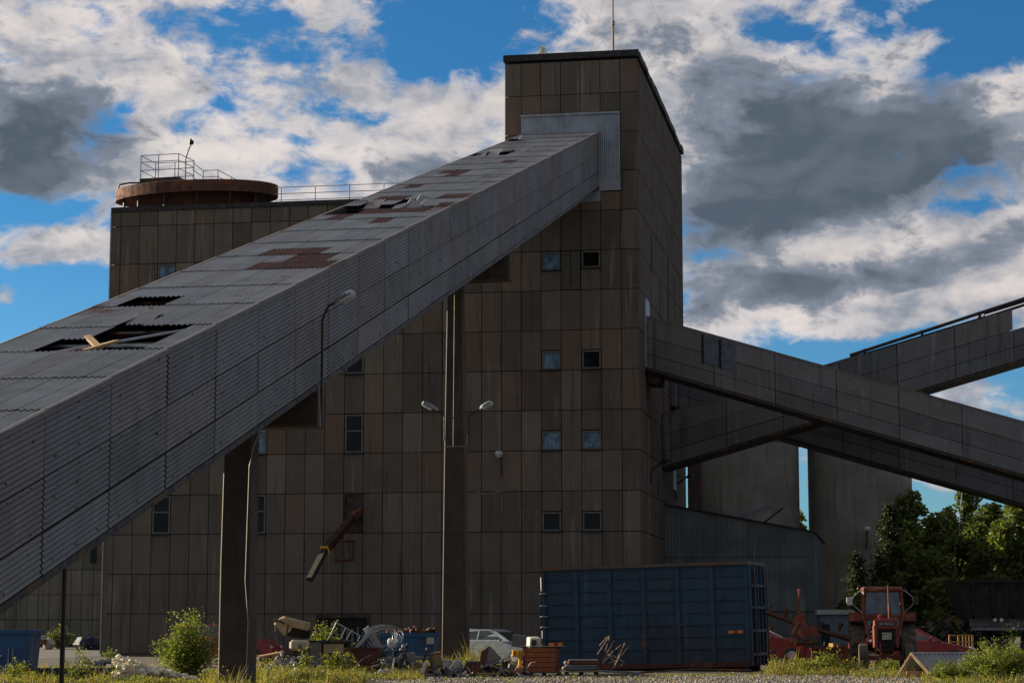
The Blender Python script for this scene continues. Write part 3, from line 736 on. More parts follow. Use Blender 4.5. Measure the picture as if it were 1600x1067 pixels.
# ------------------------------------------------------------ supports of the big gallery
def pillar(label, d, ub0, ub1, ut0, ut1, zb, ul, thick=.75):
    zt = A0.z-H1-.3007*(-d)-.14
    t = thing('support_pillar', label, 'pillar', B((ub0+ub1)/2, d, 0), -AN, 'concrete pillars under the big gallery')
    c = (ub0+ub1)/2; m_ = MB()
    x0, x1, y0, y1 = ub0-c, ub1-c, ut0-c, ut1-c
    h = zb
    m_.add([(x0, -thick/2, -.3), (x1, -thick/2, -.3), (x1, thick/2, -.3), (x0, thick/2, -.3), (y0, -thick/2, h), (y1, -thick/2, h), (y1, thick/2, h), (y0, thick/2, h)], [(3, 2, 1, 0), (4, 5, 6, 7), (0, 1, 5, 4), (1, 2, 6, 5), (2, 3, 7, 6), (3, 0, 4, 7)])
    for k in range(0):
        f0 = .3+.2*k
        m_.add([(x0+(x1-x0)*f0, -thick/2-.02, -.3), (x0+(x1-x0)*(f0+.05), -thick/2-.02, -.3), (y0+(y1-y0)*(f0+.05), -thick/2-.02, h), (y0+(y1-y0)*f0, -thick/2-.02, h), (x0+(x1-x0)*f0, -thick/2, -.3), (x0+(x1-x0)*(f0+.05), -thick/2, -.3), (y0+(y1-y0)*(f0+.05), -thick/2, h), (y0+(y1-y0)*f0, -thick/2, h)], [(0, 1, 2, 3), (0, 3, 7, 4), (1, 5, 6, 2)])
    m_.build('shaft', M['pillar'], t)
    m_ = MB(); zz = zt
    zf = zt - .3007*thick/2 ; zk = zt + .3007*thick/2
    m_.add([(ul[0]-c, -thick/2, zb), (ul[1]-c, -thick/2, zb), (ul[1]-c, thick/2, zb), (ul[0]-c, thick/2, zb), (ul[0]-c, -thick/2, zf), (ul[1]-c, -thick/2, zf), (ul[1]-c, thick/2, zk), (ul[0]-c, thick/2, zk)], [(3, 2, 1, 0), (4, 5, 6, 7), (0, 1, 5, 4), (1, 2, 6, 5), (2, 3, 7, 6), (3, 0, 4, 7)])
    m_.box(ul[0]-c, ul[1]-c+.04, -thick/2-.04, -thick/2, zb, zb+.09); m_.box(ul[1]-c, ul[1]-c+.04, -thick/2, thick/2, zb, zf-.02)
    m_.build('crossbeam', M['pillar'], t)
    # pale downpipe on the sunny left edge
    m_ = MB(); m_.tube([(x0-.01, -thick/2+.03, 0), ((x0+y0)/2-.02, -thick/2+.03, h/2), (y0-.01, -thick/2+.03, h-1.0)], .022, 6); m_.build('edge_pipe', M['pipe'], t)
    return t, c, (x0, x1, y0, y1)
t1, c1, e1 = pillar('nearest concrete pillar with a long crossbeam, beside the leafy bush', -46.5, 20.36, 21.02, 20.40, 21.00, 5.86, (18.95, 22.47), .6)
m_ = MB(); zt_ = 6.6
m_.tube([(.95, -.45, 6.7), (.72, -.45, 6.2), (.42, -.45, 5.4), (.33, -.45, 5.0), (.28, -.45, 2.5), (.36, -.45, 1.6), (.33, -.45, 0)], .012, 5); m_.build('cable', M['pipe'], t1)
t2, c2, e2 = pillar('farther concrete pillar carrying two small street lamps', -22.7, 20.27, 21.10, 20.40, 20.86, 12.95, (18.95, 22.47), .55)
m_ = MB(); m_.tube([(-.02, -.42, 12.7), (-.05, -.42, 7.36)], .009, 5); m_.tube([(-.42, -.42, 7.36), (.40, -.42, 7.36), (.44, -.42, 7.75)], .014, 5); m_.build('cable', M['pipe'], t2)
# steel prop near the lower end
q = sf(104, 866, 22.45)
t = thing('steel_prop', 'thin dark steel post under the low end of the gallery at left', 'post', B(22.43, q.y, 0), -AN)
m_ = MB(); m_.box(-.027, .027, -.027, .027, 0, q.z+.05); m_.box(-.08, .08, -.08, .08, 0, .02); m_.build('post', M['steel'], t)
m_ = MB(); m_.tube([(-.034, -.01, 0), (-.034, -.01, q.z-.05)], .007, 5); m_.build('conduit', M['pipe'], t)

# lamps
def la(px_, py_, d): p = fr(px_, py_, d); return p
b0 = la(694, 688, -23.0); e0 = la(694, 650, -23.0); h0 = la(684, 641, -23.2)
lamp('street lamp pointing left on the farther pillar', B(b0.x, -23.0, b0.z), [(0, 0, 0), (0, 0, e0.z-b0.z), (h0.x-b0.x, -.2, h0.z-b0.z)], (-1, -.3, .52), l=.58)
b0 = la(733, 690, -23.0); e0 = la(733, 651, -23.0); h0 = la(749, 640, -23.2)
lamp('street lamp pointing right on the farther pillar', B(b0.x, -23.0, b0.z), [(0, 0, 0), (0, 0, e0.z-b0.z), (.08, -.02, e0.z-b0.z+.1), (h0.x-b0.x, -.2, h0.z-b0.z)], (1, -.3, .5), l=.52)
b0 = la(502, 668, -46.9); e0 = la(501, 500, -46.9); h0 = la(524, 473, -46.9)
lamp('larger street lamp on a tall hooked pole beside the gallery', B(b0.x, -46.9, b0.z), [(0, 0, 0), (0, 0, e0.z-b0.z), (.04, 0, e0.z-b0.z+.12), (.14, 0, h0.z-b0.z-.06), (h0.x-b0.x, 0, h0.z-b0.z)], (1, -.35, .42), l=.52, glass='lampglass', pole_r=.03,
     cable=[(-.02, .3, .95), (-.2, .2, 1.02), (-.05, -.05, .9), (.0, -.06, .0)])
p = fr(784, 740); q = fr(781, 712)
t = thing('floodlight', 'small pale floodlight on a short pole on the front wall', 'floodlight', B(p.x, -.06, p.z), -AN)
m_ = MB(); m_.tube([(0, 0, -.1), (0, -.02, .55), (-.06, -.1, .72)], .03, 6); m_.build('pole', M['steel'], t)
m_ = MB(); m_.rbox((-.09, -.16, .88), .32, .26, .2, (.5, 0, .2), .05); m_.lathe([(.09, .7), (.13, .8), (.1, .86)], 10, c=(-.08, -.15, 0)); m_.build('lamp_head', M['lampglass'], t)
for (xx, yb, yt, hx, hy, lab) in ((1017, 755, 735, 1044, 717, 'black lamp arm high on the side wall of the tower, the nearer one'), (1056, 781, 757, 1081, 742, 'black lamp arm on the side wall of the tower, the farther one')):
    b0 = sf(xx, yb, U1+.05); e0 = sf(xx, yt, U1+.05); sc_ = 1/sqrt(1)
    ln_ = (hx-xx)*(96+b0.y)/3300
    hz = e0.z + (yt-hy)*(96+b0.y)/3300*.8
    t = lamp(lab, B(U1+.05, b0.y, b0.z), [(0, 0, 0), (0, 0, e0.z-b0.z), (ln_*.25, -.05, e0.z-b0.z+.12), (ln_*.6, -.1, hz-b0.z-.1)], (1, -.2, .35), l=ln_*.5, headmat='steel', glass='glassd', pole_r=.04)

# red discharge chute
P0 = Vector(fr(562, 797, 0)); Pm = Vector(fr(509, 858, -2.4)); Pe = Vector(fr(484, 905, -3.8))
ch = thing('discharge_chute', 'dark red slanting chute with a yellow band poking out of the wall hatch', 'chute', B(P0.x, 0, P0.z), -AN)
a = P0-P0; b = Pm-P0; e = Pe-P0
m_ = MB(); dd = b.normalized(); sd2 = dd.cross(Vector((0, 0, 1))).normalized(); uu = sd2.cross(dd)
def duct(m_, p, q, w, h, w2=None, h2=None):
    w2 = w2 or w; h2 = h2 or h; vs = []
    for (c_, ww, hh) in ((p, w, h), (q, w2, h2)):
        for (i, j) in ((-1, -1), (1, -1), (1, 1), (-1, 1)): vs.append(c_ + sd2*ww/2*i + uu*hh/2*j)
    m_.add(vs, [(0, 1, 2, 3), (7, 6, 5, 4), (0, 1, 5, 4), (1, 2, 6, 5), (2, 3, 7, 6), (3, 0, 4, 7)])
duct(m_, a-dd*.1, b, .34, .28)
for k in range(5): duct(m_, b*(k/5+.05), b*(k/5+.065), .39, .33)
m_.build('upper_duct', M['red'], ch)
m_ = MB(); duct(m_, b+dd*.02, b+dd*.09, .40, .34); m_.build('yellow_collar', M['yellow'], ch)
m_ = MB(); duct(m_, b+dd*.09, e, .28, .22, .26, .22); duct(m_, b+dd*.2+sd2*.17, e+sd2*.16, .03, .1); duct(m_, b+dd*.2-sd2*.17, e-sd2*.16, .03, .1); m_.build('lower_tube', surf('tube_black', (.022, .016, .014), (.014, .011, .01), .8, scale=3), ch)
m_ = MB(); f0 = fr(523, 845, -.3)-P0; f1 = fr(552, 875, -.3)-P0
for (p_, q_) in (((f0.x, f0.z), (f1.x, f0.z)), ((f1.x, f0.z), (f1.x, f1.z)), ((f1.x, f1.z), (f0.x+.05, f1.z)), ((f0.x+.05, f1.z), (f0.x, f0.z))):
    m_.tube([(p_[0], -.3, p_[1]), (q_[0], -.3, q_[1])], .055, 4)
m_.tube([(f1.x-.25, -.3, f0.z), (f1.x-.1, -.3, f1.z)], .03, 4); m_.tube([(f0.x, -.3, f0.z), (f0.x, .0, f0.z)], .04, 4); m_.tube([(f1.x, -.3, f0.z), (f1.x, .0, f0.z)], .04, 4)
m_.build('support_frame', M['darkrust'], ch)

# ------------------------------------------------------------ left annex, far behind
an = thing('annex_building', 'low pale panel building far behind at the left edge', 'building', B(-20, 34, 0), -AN)
w_ = MB(); w_.box(-18, 14.6, .12, 12, 0, 9.4); w_.box(14.6, 19.5, -.5, 12, 0, 9.6); w_.build('wall', M['joint'], an)
w_ = MB(); x = -18
while x < 14.5:
    for j in range(6):
        w_.ti = R.random(); z0, z1 = .1+j*1.55, .1+(j+1)*1.55
        if abs(x-(-18+.72*40)) < .1 and j == 3: continue
        w_.box(x+.018, x+.702, R.uniform(-.01, .01), .11, z0+.02, z1-.02)
    x += .72
w_.build('front_cladding', M['annex'], an)
w_ = MB(); x = 14.6
while x < 19.4:
    for j in range(6): w_.ti = R.random(); w_.box(x+.01, x+1.18, -.62, -.5, .1+j*1.55+.02, .1+(j+1)*1.55-.02)
    x += 1.2
w_.build('side_cladding', M['annex'], an)
w_ = MB()
p = at(142, 866, 131)
q = an.matrix_basis.inverted() @ p
w_.box(q.x-.2, q.x+.2, -.68, -.63, q.z-.55, q.z+.5); w_.build('vent', M['glassd'], an)
w_ = MB(); w_.box(-18+.72*40+.02, -18+.72*41-.02, .0, .06, .1+3*1.55, .1+4*1.55); w_.build('stained_panel', M['board'], an)

# ------------------------------------------------------------ ribbed shed at the foot of the tower
sh = thing('ribbed_shed', 'dark ribbed metal shed with a sloping top right of the tower', 'shed', B(U1, 9.65, 0), -AN)
w_ = MB(); x = .01; L_ = 31.34-24.18; DS = 14.4
ztop = lambda x: 7.12 - (7.12-5.72)*x/L_
while x < L_-.01:
    w = min(.15, L_-x); prof = [(0, 0), (.045, 0), (.06, -.035), (.105, -.035), (.12, 0), (w, 0)]
    w_.ti = R.random()
    for (a, b) in zip(prof, prof[1:]):
        if a[0] >= w: break
        bx = min(b[0], w)
        w_.add([(x+a[0], a[1], 0), (x+bx, b[1], 0), (x+bx, b[1], ztop(x)), (x+a[0], a[1], ztop(x))], [(0, 1, 2, 3)])
    x += .15
y = 0
while y < DS:
    for (a, b) in (((0, 0), (0, .045)), ((0, .045), (.035, .06)), ((.035, .06), (.035, .105)), ((.035, .105), (0, .12)), ((0, .12), (0, .15))):
        w_.add([(L_+a[0], y+a[1], 0), (L_+b[0], y+b[1], 0), (L_+b[0], y+b[1], ztop(L_)), (L_+a[0], y+a[1], ztop(L_))], [(0, 1, 2, 3)])
    y += .15
w_.build('wall', M['tin'], sh)
w_ = MB(); zc = ztop(0)
w_.add([(-.0, -.10, zc-.02), (L_+.12, -.10, ztop(L_)-.02), (L_+.12, DS, ztop(L_)-.02), (0, DS, zc-.02), (0, -.10, zc+.08), (L_+.12, -.10, ztop(L_)+.08), (L_+.12, DS, ztop(L_)+.08), (0, DS, zc+.08)], [(3, 2, 1, 0), (4, 5, 6, 7), (0, 1, 5, 4), (1, 2, 6, 5), (2, 3, 7, 6), (3, 0, 4, 7)])
w_.build('roof', M['cap'], sh)
w_ = MB(); w_.box(0.02, L_, -.045, -.038, 2.0, 2.05); w_.box(0.02, L_, -.045, -.038, 4.6, 4.63); w_.build('seam_strip', M['steel'], sh)
ls = thing('loose_roof_sheet', 'bent ribbed roof sheet lifted off the shed against the silo', 'sheet', B(28.5, 11.5, 6.5), -AN)
w_ = MB(); w_.corr((-1.3, 0, -.15), Vector((1, 0, .33)).normalized(), (0, 1, .25), (-.3, 0, 1), 2.3, 1.6, .2, .03, 2); w_.corr((-.6, .3, -.05), Vector((1, .1, .42)).normalized(), (0, 1, .1), (-.3, 0, 1), 2.3, .5, .2, .02, 2)
w_.build('sheet', M['steel'], ls)
w_ = MB(); w_.tube([(.2, .2, -.3), (1.3, .2, .55)], .04, 5); w_.build('batten', M['steel'], ls)

# ------------------------------------------------------------ silos
def silo(label, x0, x1, Y, ytop):
    a = at(x0, ytop, Y); b = at(x1, ytop, Y); r = (b.x-a.x)/2; zt = a.z
    t = thing('concrete_silo', label, 'silo', ((a.x+b.x)/2, Y, 0), 0, 'concrete silos behind the galleries')
    m_ = MB(); prof = [(r, 0)]
    z = 0
    while z < zt-.3: prof += [(r*1.0, z), (r*1.0, z+1.16), (r*.997, z+1.18), (r*.997, z+1.2)]; z += 1.2
    m_.lathe(prof+[(r, z), (r, zt)], 64); m_.build('shell', M['conc'], t, smooth=False)
    m_ = MB(); m_.lathe([(r+.12, zt), (r+.15, zt+.3), (r-.3, zt+.42)], 48); m_.build('rim', M['conc'], t)
    return t, a, b, zt, r
s1, a1, b1, z1, r_1 = silo('concrete silo nearer the tower, partly behind the ribbed shed', 1088, 1247, 131, 693)
s2, a2, b2, z2, r_2 = silo('concrete silo on the right with dark spruces at its foot', 1262, 1422, 131, 693)
br = thing('silo_bridge', 'small walkway joining the tops of both silos', 'walkway', ((b1.x+a2.x)/2, 131, z1), 0)
m_ = MB(); m_.box(-2.2, 2.2, -1.4, .6, .43, .62); m_.box(-.45, .45, -1., .3, -.2, .43); m_.build('deck', M['conc'], br)
m_ = MB(); m_.prism([(-2.0, .62), (-1.2, 1.25), (1.4, 1.25), (1.9, .62)], -1.2, .4); m_.build('hopper_house', M['sheet_dark'], br)
p = at(1083, 800, 122)
st_ = thing('service_shaft', 'narrow dark shaft between the tower and the first silo', 'shaft', (p.x, 122, 0), -AN)
m_ = MB(); m_.box(-.3, .5, 0, 1.2, 0, at(1083, 700, 122).z); m_.build('shaft_wall', M['steel'], st_)
m_ = MB(); m_.box(-.46, -.40, -.1, .1, 0, at(1083, 722, 122).z); m_.build('downpipe', surf('sunlit_orange_pipe', (.6, .3, .12), rough=.5), st_)  # orange of the sunlight on this pipe is put into its colour
p = at(1340, 858, 130.9)
t = thing('floodlight', 'round lamp on a short arm on the right silo', 'floodlight', (p.x, 131-r_2-.05, p.z), 0)
m_ = MB(); m_.tube([(0, 0, 0), (0, -.3, .2), (0, -.35, 1.0)], .05, 6); m_.build('arm', M['steel'], t)
m_ = MB(); m_.ball((.05, -.38, 1.1), .2, .2, .16, 12); m_.build('lamp_head', M['lampglass'], t)
# ------------------------------------------------------------ vehicles
RR = random.Random(11)
def gp_(x, Yd, z=0.): p = at(x, 1000, Yd); return Vector((p.x, Yd, z))
M['carred'] = surf('red_car_paint', (.26, .010, .016), (.20, .008, .013), .3, scale=2, fine=.03, coat=.6)
M['carsilver'] = surf('silver_car_paint', (.20, .235, .28), (.17, .20, .24), .35, .3, scale=2, fine=.03, coat=.4)
M['rubber'] = surf('tyre_rubber', (.035, .034, .032), (.05, .047, .042), .9, scale=6, bump=.3)
M['carglass'] = glassmat('car_glass', (.02, .035, .032), .08, .8)
M['chrome'] = surf('bright_metal', (.55, .56, .58), rough=.3, metal=.8, fine=.03)
M['lens'] = surf('lamp_lens', (.6, .6, .58), rough=.15, fine=.02)
def car(label, paint, loc, rz, style='hatch', group=None, rail=False):
    t = thing('parked_car', label, 'car', loc, rz, group)
    if style == 'hatch':
        L = 4.1; low = [(-2.0, .32), (-2.05, .62), (-1.95, .98), (-1.75, 1.0), (.95, .98), (1.55, .86), (1.95, .68), (2.05, .45), (1.98, .25), (-1.9, .25)]
        gh = [(-1.92, .97), (-1.62, 1.38), (-1.2, 1.47), (-.2, 1.46), (.15, 1.38), (.98, .97)]
        wins_ = [[(-1.66, 1.03), (-1.45, 1.36), (-.72, 1.40), (-.72, 1.03)], [(-.64, 1.03), (-.64, 1.40), (-.2, 1.40), (.12, 1.31), (.66, 1.03)]]
    else:
        L = 4.5; low = [(-2.2, .35), (-2.25, .65), (-2.15, .90), (-1.5, .94), (.85, .92), (1.7, .78), (2.15, .62), (2.25, .45), (2.15, .25), (-2.1, .25)]
        gh = [(-1.7, .92), (-1.1, 1.34), (-.7, 1.40), (-.1, 1.40), (.15, 1.35), (1.0, .91)]
        wins_ = [[(-1.45, .97), (-1.0, 1.28), (-.5, 1.33), (-.5, .97)], [(-.43, .97), (-.43, 1.33), (-.1, 1.33), (.12, 1.27), (.72, .97)]]
    w = .84
    b = MB()
    for (y0, y1, s0, s1) in ((-w, -w+.08, .985, 1.), (-w+.08, w-.08, 1, 1), (w-.08, w, 1, .985)):
        n = len(low)
        f = lambda p, s: (p[0]*s, .25+(p[1]-.25)*(s if s == 1 else .965))
        vs = [(f(p, s0)[0], y0, f(p, s0)[1]) for p in low]+[(f(p, s1)[0], y1, f(p, s1)[1]) for p in low]
        fs = [[i, i+n, (i+1) % n+n, (i+1) % n] for i in range(n)]
        if y0 == -w: fs.append(list(range(n)))
        if y1 == w: fs.append(list(range(2*n-1, n-1, -1)))
        b.add(vs, fs)
    b.build('body', paint, t)
    b = MB(); n = len(gh); mz = max(p[1] for p in gh)
    ww = lambda z: w-.05-(z-.95)*.42
    vs = [(p[0], -ww(p[1]), p[1]) for p in gh]+[(p[0], ww(p[1]), p[1]) for p in gh]
    b.add(vs, [[i, i+n, (i+1) % n+n, (i+1) % n] for i in range(n)]+[list(range(n)), list(range(2*n-1, n-1, -1))])
    b.build('cabin', paint, t)
    for sgn in (-1, 1):
        for q in wins_:
            b = MB(); b.add([(x, sgn*(ww(z)+.006), z) for x, z in q]+[(x, sgn*(ww(z)-.01), z) for x, z in q], [tuple(range(4)), (7, 6, 5, 4), (0, 1, 5, 4), (1, 2, 6, 5), (2, 3, 7, 6), (3, 0, 4, 7)]); b.build('side_window', M['carglass'], t)
    a, c = gh[-2], gh[-1]; b = MB()
    fx = lambda k, o: (a[0]+(c[0]-a[0])*k+o, a[1]+(c[1]-a[1])*k+o*.9)
    p0, p1 = fx(.1, .012), fx(.92, .012); b.add([(p0[0], -ww(p0[1])+.05, p0[1]), (p0[0], ww(p0[1])-.05, p0[1]), (p1[0], ww(p1[1])-.05, p1[1]), (p1[0], -ww(p1[1])+.05, p1[1])]+[(p0[0]-.03, -ww(p0[1])+.05, p0[1]-.03), (p0[0]-.03, ww(p0[1])-.05, p0[1]-.03), (p1[0]-.03, ww(p1[1])-.05, p1[1]-.03), (p1[0]-.03, -ww(p1[1])+.05, p1[1]-.03)], [(0, 1, 2, 3), (4, 5, 6, 7), (0, 1, 5, 4), (1, 2, 6, 5), (2, 3, 7, 6), (3, 0, 4, 7)])
    b.build('windscreen', M['carglass'], t)
    b = MB(); b.tube([(a[0]+.02, -ww(a[1])-.005, a[1]), (c[0], -ww(c[1])-.005, c[1])], .028, 5); b.tube([(gh[1][0], -ww(gh[1][1]), gh[1][1]+.01), (gh[2][0], -ww(gh[2][1]), gh[2][1]+.01), (a[0], -ww(a[1]), a[1]+.01)], .02, 5); b.build('roof_trim', M['chrome'] if rail else paint, t)
    for x in (-L*.31, L*.32):
        for y in (-w+.04, w-.04):
            b = MB(); b.lathe([(.18, -.1), (.29, -.1), (.31, -.07), (.31, .07), (.29, .1), (.18, .1)], 22, (x, y, .31), 'y'); wh = b.build('wheel', M['rubber'], t)
            b = MB(); b.lathe([(.02, -.105), (.17, -.105), (.19, -.09), (.19, .09), (.17, .105), (.02, .105)], 16, (x, y, .31), 'y'); b.build('rim', M['chrome'], wh)
    for y in (-w-.07, w+.07):
        b = MB(); b.rbox((.62, y, 1.02), .1, .16, .11, r=.03); b.build('mirror', paint, t)
    for y in (-.6, .6):
        b = MB(); b.rbox((L/2-.14, y, .63), .16, .3, .12, (0, .5, 0)); b.build('headlight', M['lens'], t)
        b = MB(); b.rbox((-L/2+.04, y, .72), .06, .2, .25, r=.02); b.build('tail_light', M['carred'], t)
    return t
p = gp_(782, 80); car('silver hatchback parked behind the farther pillar', M['carsilver'], (p.x, 80, .0), -.6, 'hatch').scale = (.9, .9, .88)
p = gp_(400, 80); car('red hatchback peeping out behind the nearest pillar', M['carred'], (p.x-1.1, 80, 0), -.2, 'hatch')
p = gp_(1440, 76); car('low red saloon car with its bonnet showing right of the tractor', M['carred'], (p.x-.35, 76, -.02), -.15, 'saloon', rail=False)
p = gp_(1197, 79); car('red estate car with a bright roof trim behind the end of the blue container', M['carred'], (p.x-.40, 79, .02), -.1, 'hatch', rail=True)

# tractor
M['trac'] = surf('tractor_red', (.19, .026, .018), (.11, .020, .015), .55, scale=2.5, rust=.28, rscale=3, rustc=((.14, .05, .02), (.32, .14, .05)), streak=.3, sc=(.09, .03, .02))
M['trac_o'] = surf('faded_orange_bonnet', (.32, .10, .04), (.20, .06, .028), .6, scale=3, rust=.3, rscale=4)
M['muddy'] = surf('muddy_tyre', (.105, .088, .066), (.06, .052, .042), .95, scale=4, bump=.4)
pt_ = gp_(1384, 66)
tr = thing('tractor', 'old red farm tractor with a square glazed cab, facing the viewer', 'tractor', (pt_.x, 66.4, 0), radians(-7))
def wheel(x, y, r, w, lugs, rimr, nm, hub):
    b = MB(); c = (x, y, r)
    b.lathe([(rimr, -w*.42), (r*.80, -w*.5), (r*.93, -w*.5), (r*.965, -w*.40), (r*.975, 0), (r*.965, w*.40), (r*.93, w*.5), (r*.80, w*.5), (rimr, w*.42)], 40, c, 'x')
    if lugs:
        n = 18
        for k in range(n):
            for sgn in (-1, 1):
                a0 = 2*pi*(k+(.5 if sgn > 0 else 0))/n
                pts = []
                for (aa, xx) in ((a0, 0), (a0+.12, 0), (a0+.12+.20, sgn*w*.5), (a0+.20, sgn*w*.5)):
                    pts.append((aa, xx))
                vs = []
                for rr_ in (r*.95, r*1.0):
                    for (aa, xx) in pts: vs.append((x+xx, y+rr_*cos(aa), r+rr_*sin(aa)))
                b.add(vs, [(0, 1, 2, 3), (7, 6, 5, 4), (0, 1, 5, 4), (1, 2, 6, 5), (2, 3, 7, 6), (3, 0, 4, 7)])
    else:
        for xx in (-.3, -.1, .1, .3):
            b.lathe([(r*.96, xx*w-.02), (r*1.0, xx*w-.016), (r*1.0, xx*w+.016), (r*.96, xx*w+.02)], 36, c, 'x')
    wv = b.build(nm, M['muddy'], tr)
    b = MB(); b.lathe([(.03, -w*.1), (rimr*.5, -w*.12), (rimr*.95, -w*.3), (rimr*1.02, -w*.42), (rimr*1.02, w*.42), (rimr*.95, w*.3), (rimr*.5, w*.12), (.03, w*.1)], 24, c, 'x'); b.build('rim', M['trac'], wv)
for sg in (-1, 1):
    wheel(sg*.78, .75, .78, .46, True, .38, 'rear_wheel', 1)
    wheel(sg*.69, -1.35, .46, .27, False, .22, 'front_wheel', 1)
b = MB()
b.rbox((0, -.85, 1.02), .44, 1.7, .7, r=.05); b.rbox((0, .5, .85), .6, 1.4, .55, r=.06); b.box(-.75, .75, .65, .85, .68, .88)
b.build('engine_block', M['steel'], tr)
b = MB(); b.rbox((0, -.95, 1.53), .66, 1.75, .30, r=.08); b.build('bonnet', M['trac_o'], tr)
b = MB()
b.box(-.36, -.27, -1.86, -.2, .80, 1.46); b.box(.27, .36, -1.86, -.2, .86, 1.46)
b.rbox((0, -1.80, 1.52), .70, .14, .34, r=.05); b.box(-.36, -.31, -1.9, -1.8, .62, 1.4); b.box(-.22, -.17, -1.88, -1.8, .35, .98); b.box(.31, .36, -1.88, -1.8, .8, 1.4)
b.build('grille_surround', M['trac'], tr)
b = MB(); b.box(-.27, .27, -1.84, -1.79, .82, 1.34); b.build('grille', M['void'], tr)
b = MB(); b.box(-.27, .27, -1.885, -1.872, 1.46, 1.57); b.build('name_band', M['steel'], tr)
def text(body, size, loc, rot, mat, parent, name='lettering', ext=.003, sx=1.):
    cu = bpy.data.curves.new(name, 'FONT'); cu.body = body; cu.size = size; cu.extrude = ext; cu.align_x = 'CENTER'; cu.align_y = 'CENTER'
    o_ = bpy.data.objects.new(name+'_tmp', cu); C.objects.link(o_); bpy.context.view_layer.update()
    dg = bpy.context.evaluated_depsgraph_get(); me = bpy.data.meshes.new_from_object(o_.evaluated_get(dg)); bpy.data.objects.remove(o_)
    me.transform(Matrix.Diagonal((sx, 1, 1, 1))); me.materials.clear(); me.materials.append(mat)
    o = bpy.data.objects.new(name, me); C.objects.link(o); o.parent = parent; o.location = loc; o.rotation_euler = rot; return o
text('BM VOLVO', .085, (0, -1.889, 1.515), (pi/2, 0, 0), M['chrome'], tr)
b = MB(); b.box(-.135, .145, -1.90, -1.885, 1.05, 1.26); npl = b.build('number_plate', surf('plate_white', (.42, .42, .38), rough=.6), tr)
b = MB()
for q in range(3):
    b.box(-.10+q*.085, -.085+q*.085, -1.906, -1.9005, 1.17, 1.235); b.box(-.085+q*.085, -.055+q*.085, -1.906, -1.9005, 1.195+.01*q, 1.21+.01*q); b.box(-.08+q*.075, -.066+q*.075, -1.906, -1.9005, 1.075, 1.14)
b.build('plate_mark', M['steel'], npl)
b = MB(); b.box(-.75, .75, -1.45, -1.25, .42, .56); b.box(-.12, .12, -1.5, -1.1, .45, .8); b.build('front_axle', M['trac'], tr)
for sg in (-1, 1):
    b = MB(); b.prism([(sg*.56, 1.62), (sg*.56, 1.88), (sg*1.02, 1.88), (sg*1.02, 1.60)], .15, 1.35); b.box(*(sorted((sg*.54, sg*.58))), .1, 1.3, .9, 1.7); b.build('mudguard', M['trac'], tr)
b = MB(); b.box(-.90, -.5, -.3, -.05, .93, .98); b.box(-.66, -.56, -.3, .2, .5, .95); b.build('step', M['trac'], tr)
# cab: posts, roof, glass
cb2 = MB(); zb_, zt_ = 1.25, 2.66
def bar(p, q, s=.04): cb2.tube([p, q], s, 4)
for sg in (-1, 1):
    bar((sg*.62, .0, 1.78), (sg*.57, .05, 2.6), .05); bar((sg*.62, .0, 1.78), (sg*.40, -.25, .98), .045); bar((sg*.6, 1.25, 1.3), (sg*.57, 1.2, 2.6), .05); bar((sg*.60, .62, 1.78), (sg*.57, .6, 2.6), .04)
bar((-.62, 0, 1.76), (.62, 0, 1.76), .045); bar((-.6, 1.25, 1.76), (.6, 1.25, 1.76), .04)
cb2.box(-.56, .56, -.03, .02, 1.66, 1.76)
cb2.build('cab_frame', M['trac'], tr)
b = MB(); b.rbox((0, .62, 2.60), 1.26, 1.4, .15, r=.05); b.build('cab_roof', M['trac'], tr)
M['cabglass'] = glassmat('cab_glass', (.09, .125, .17), .1, .8)
b = MB(); b.add([(-.55, -.01, 1.82), (.55, -.01, 1.82), (.50, .04, 2.5), (-.50, .04, 2.5), (-.55, .005, 1.82), (.55, .005, 1.82), (.50, .055, 2.5), (-.50, .055, 2.5)], [(0, 1, 2, 3), (4, 5, 6, 7), (0, 1, 5, 4), (1, 2, 6, 5), (2, 3, 7, 6), (3, 0, 4, 7)]); b.build('windscreen', M['cabglass'], tr)
for sg in (-1, 1):
    b = MB(); x = sg*.47; b.add([(x-.09, -.05, 1.2), (x+.07, -.05, 1.2), (x+.10, -.02, 1.63), (x-.10, -.02, 1.63), (x-.09, -.03, 1.2), (x+.07, -.03, 1.2), (x+.10, 0, 1.63), (x-.10, 0, 1.63)], [(0, 1, 2, 3), (4, 5, 6, 7), (0, 1, 5, 4), (1, 2, 6, 5), (2, 3, 7, 6), (3, 0, 4, 7)]); b.build('lower_window', M['cabglass'], tr)
b = MB(); b.tube([(.16, -.9, 1.65), (.16, -.9, 2.15)], .055, 10); b.tube([(.14, -.9, 2.1), (.13, -.9, 2.72)], .028, 8); b.build('exhaust', M['rust'], tr)
b = MB(); b.lathe([(.03, 1.66), (.03, 1.72), (.075, 1.72), (.085, 1.78), (.03, 1.81)], 14, c=(-.12, -.7, 0)); b.build('filler_cap', M['carred'], tr)
b = MB(); b.tube([(.3*cos(a), -.12+.16*0, 1.88+.02*sin(a)) if 0 else (-.02+.2*cos(a), .25+.06*sin(a), 1.92+.10*sin(a)) for a in [2*pi*k/16 for k in range(17)]], .014, 5, cap=False); b.build('steering_wheel', M['steel'], tr)
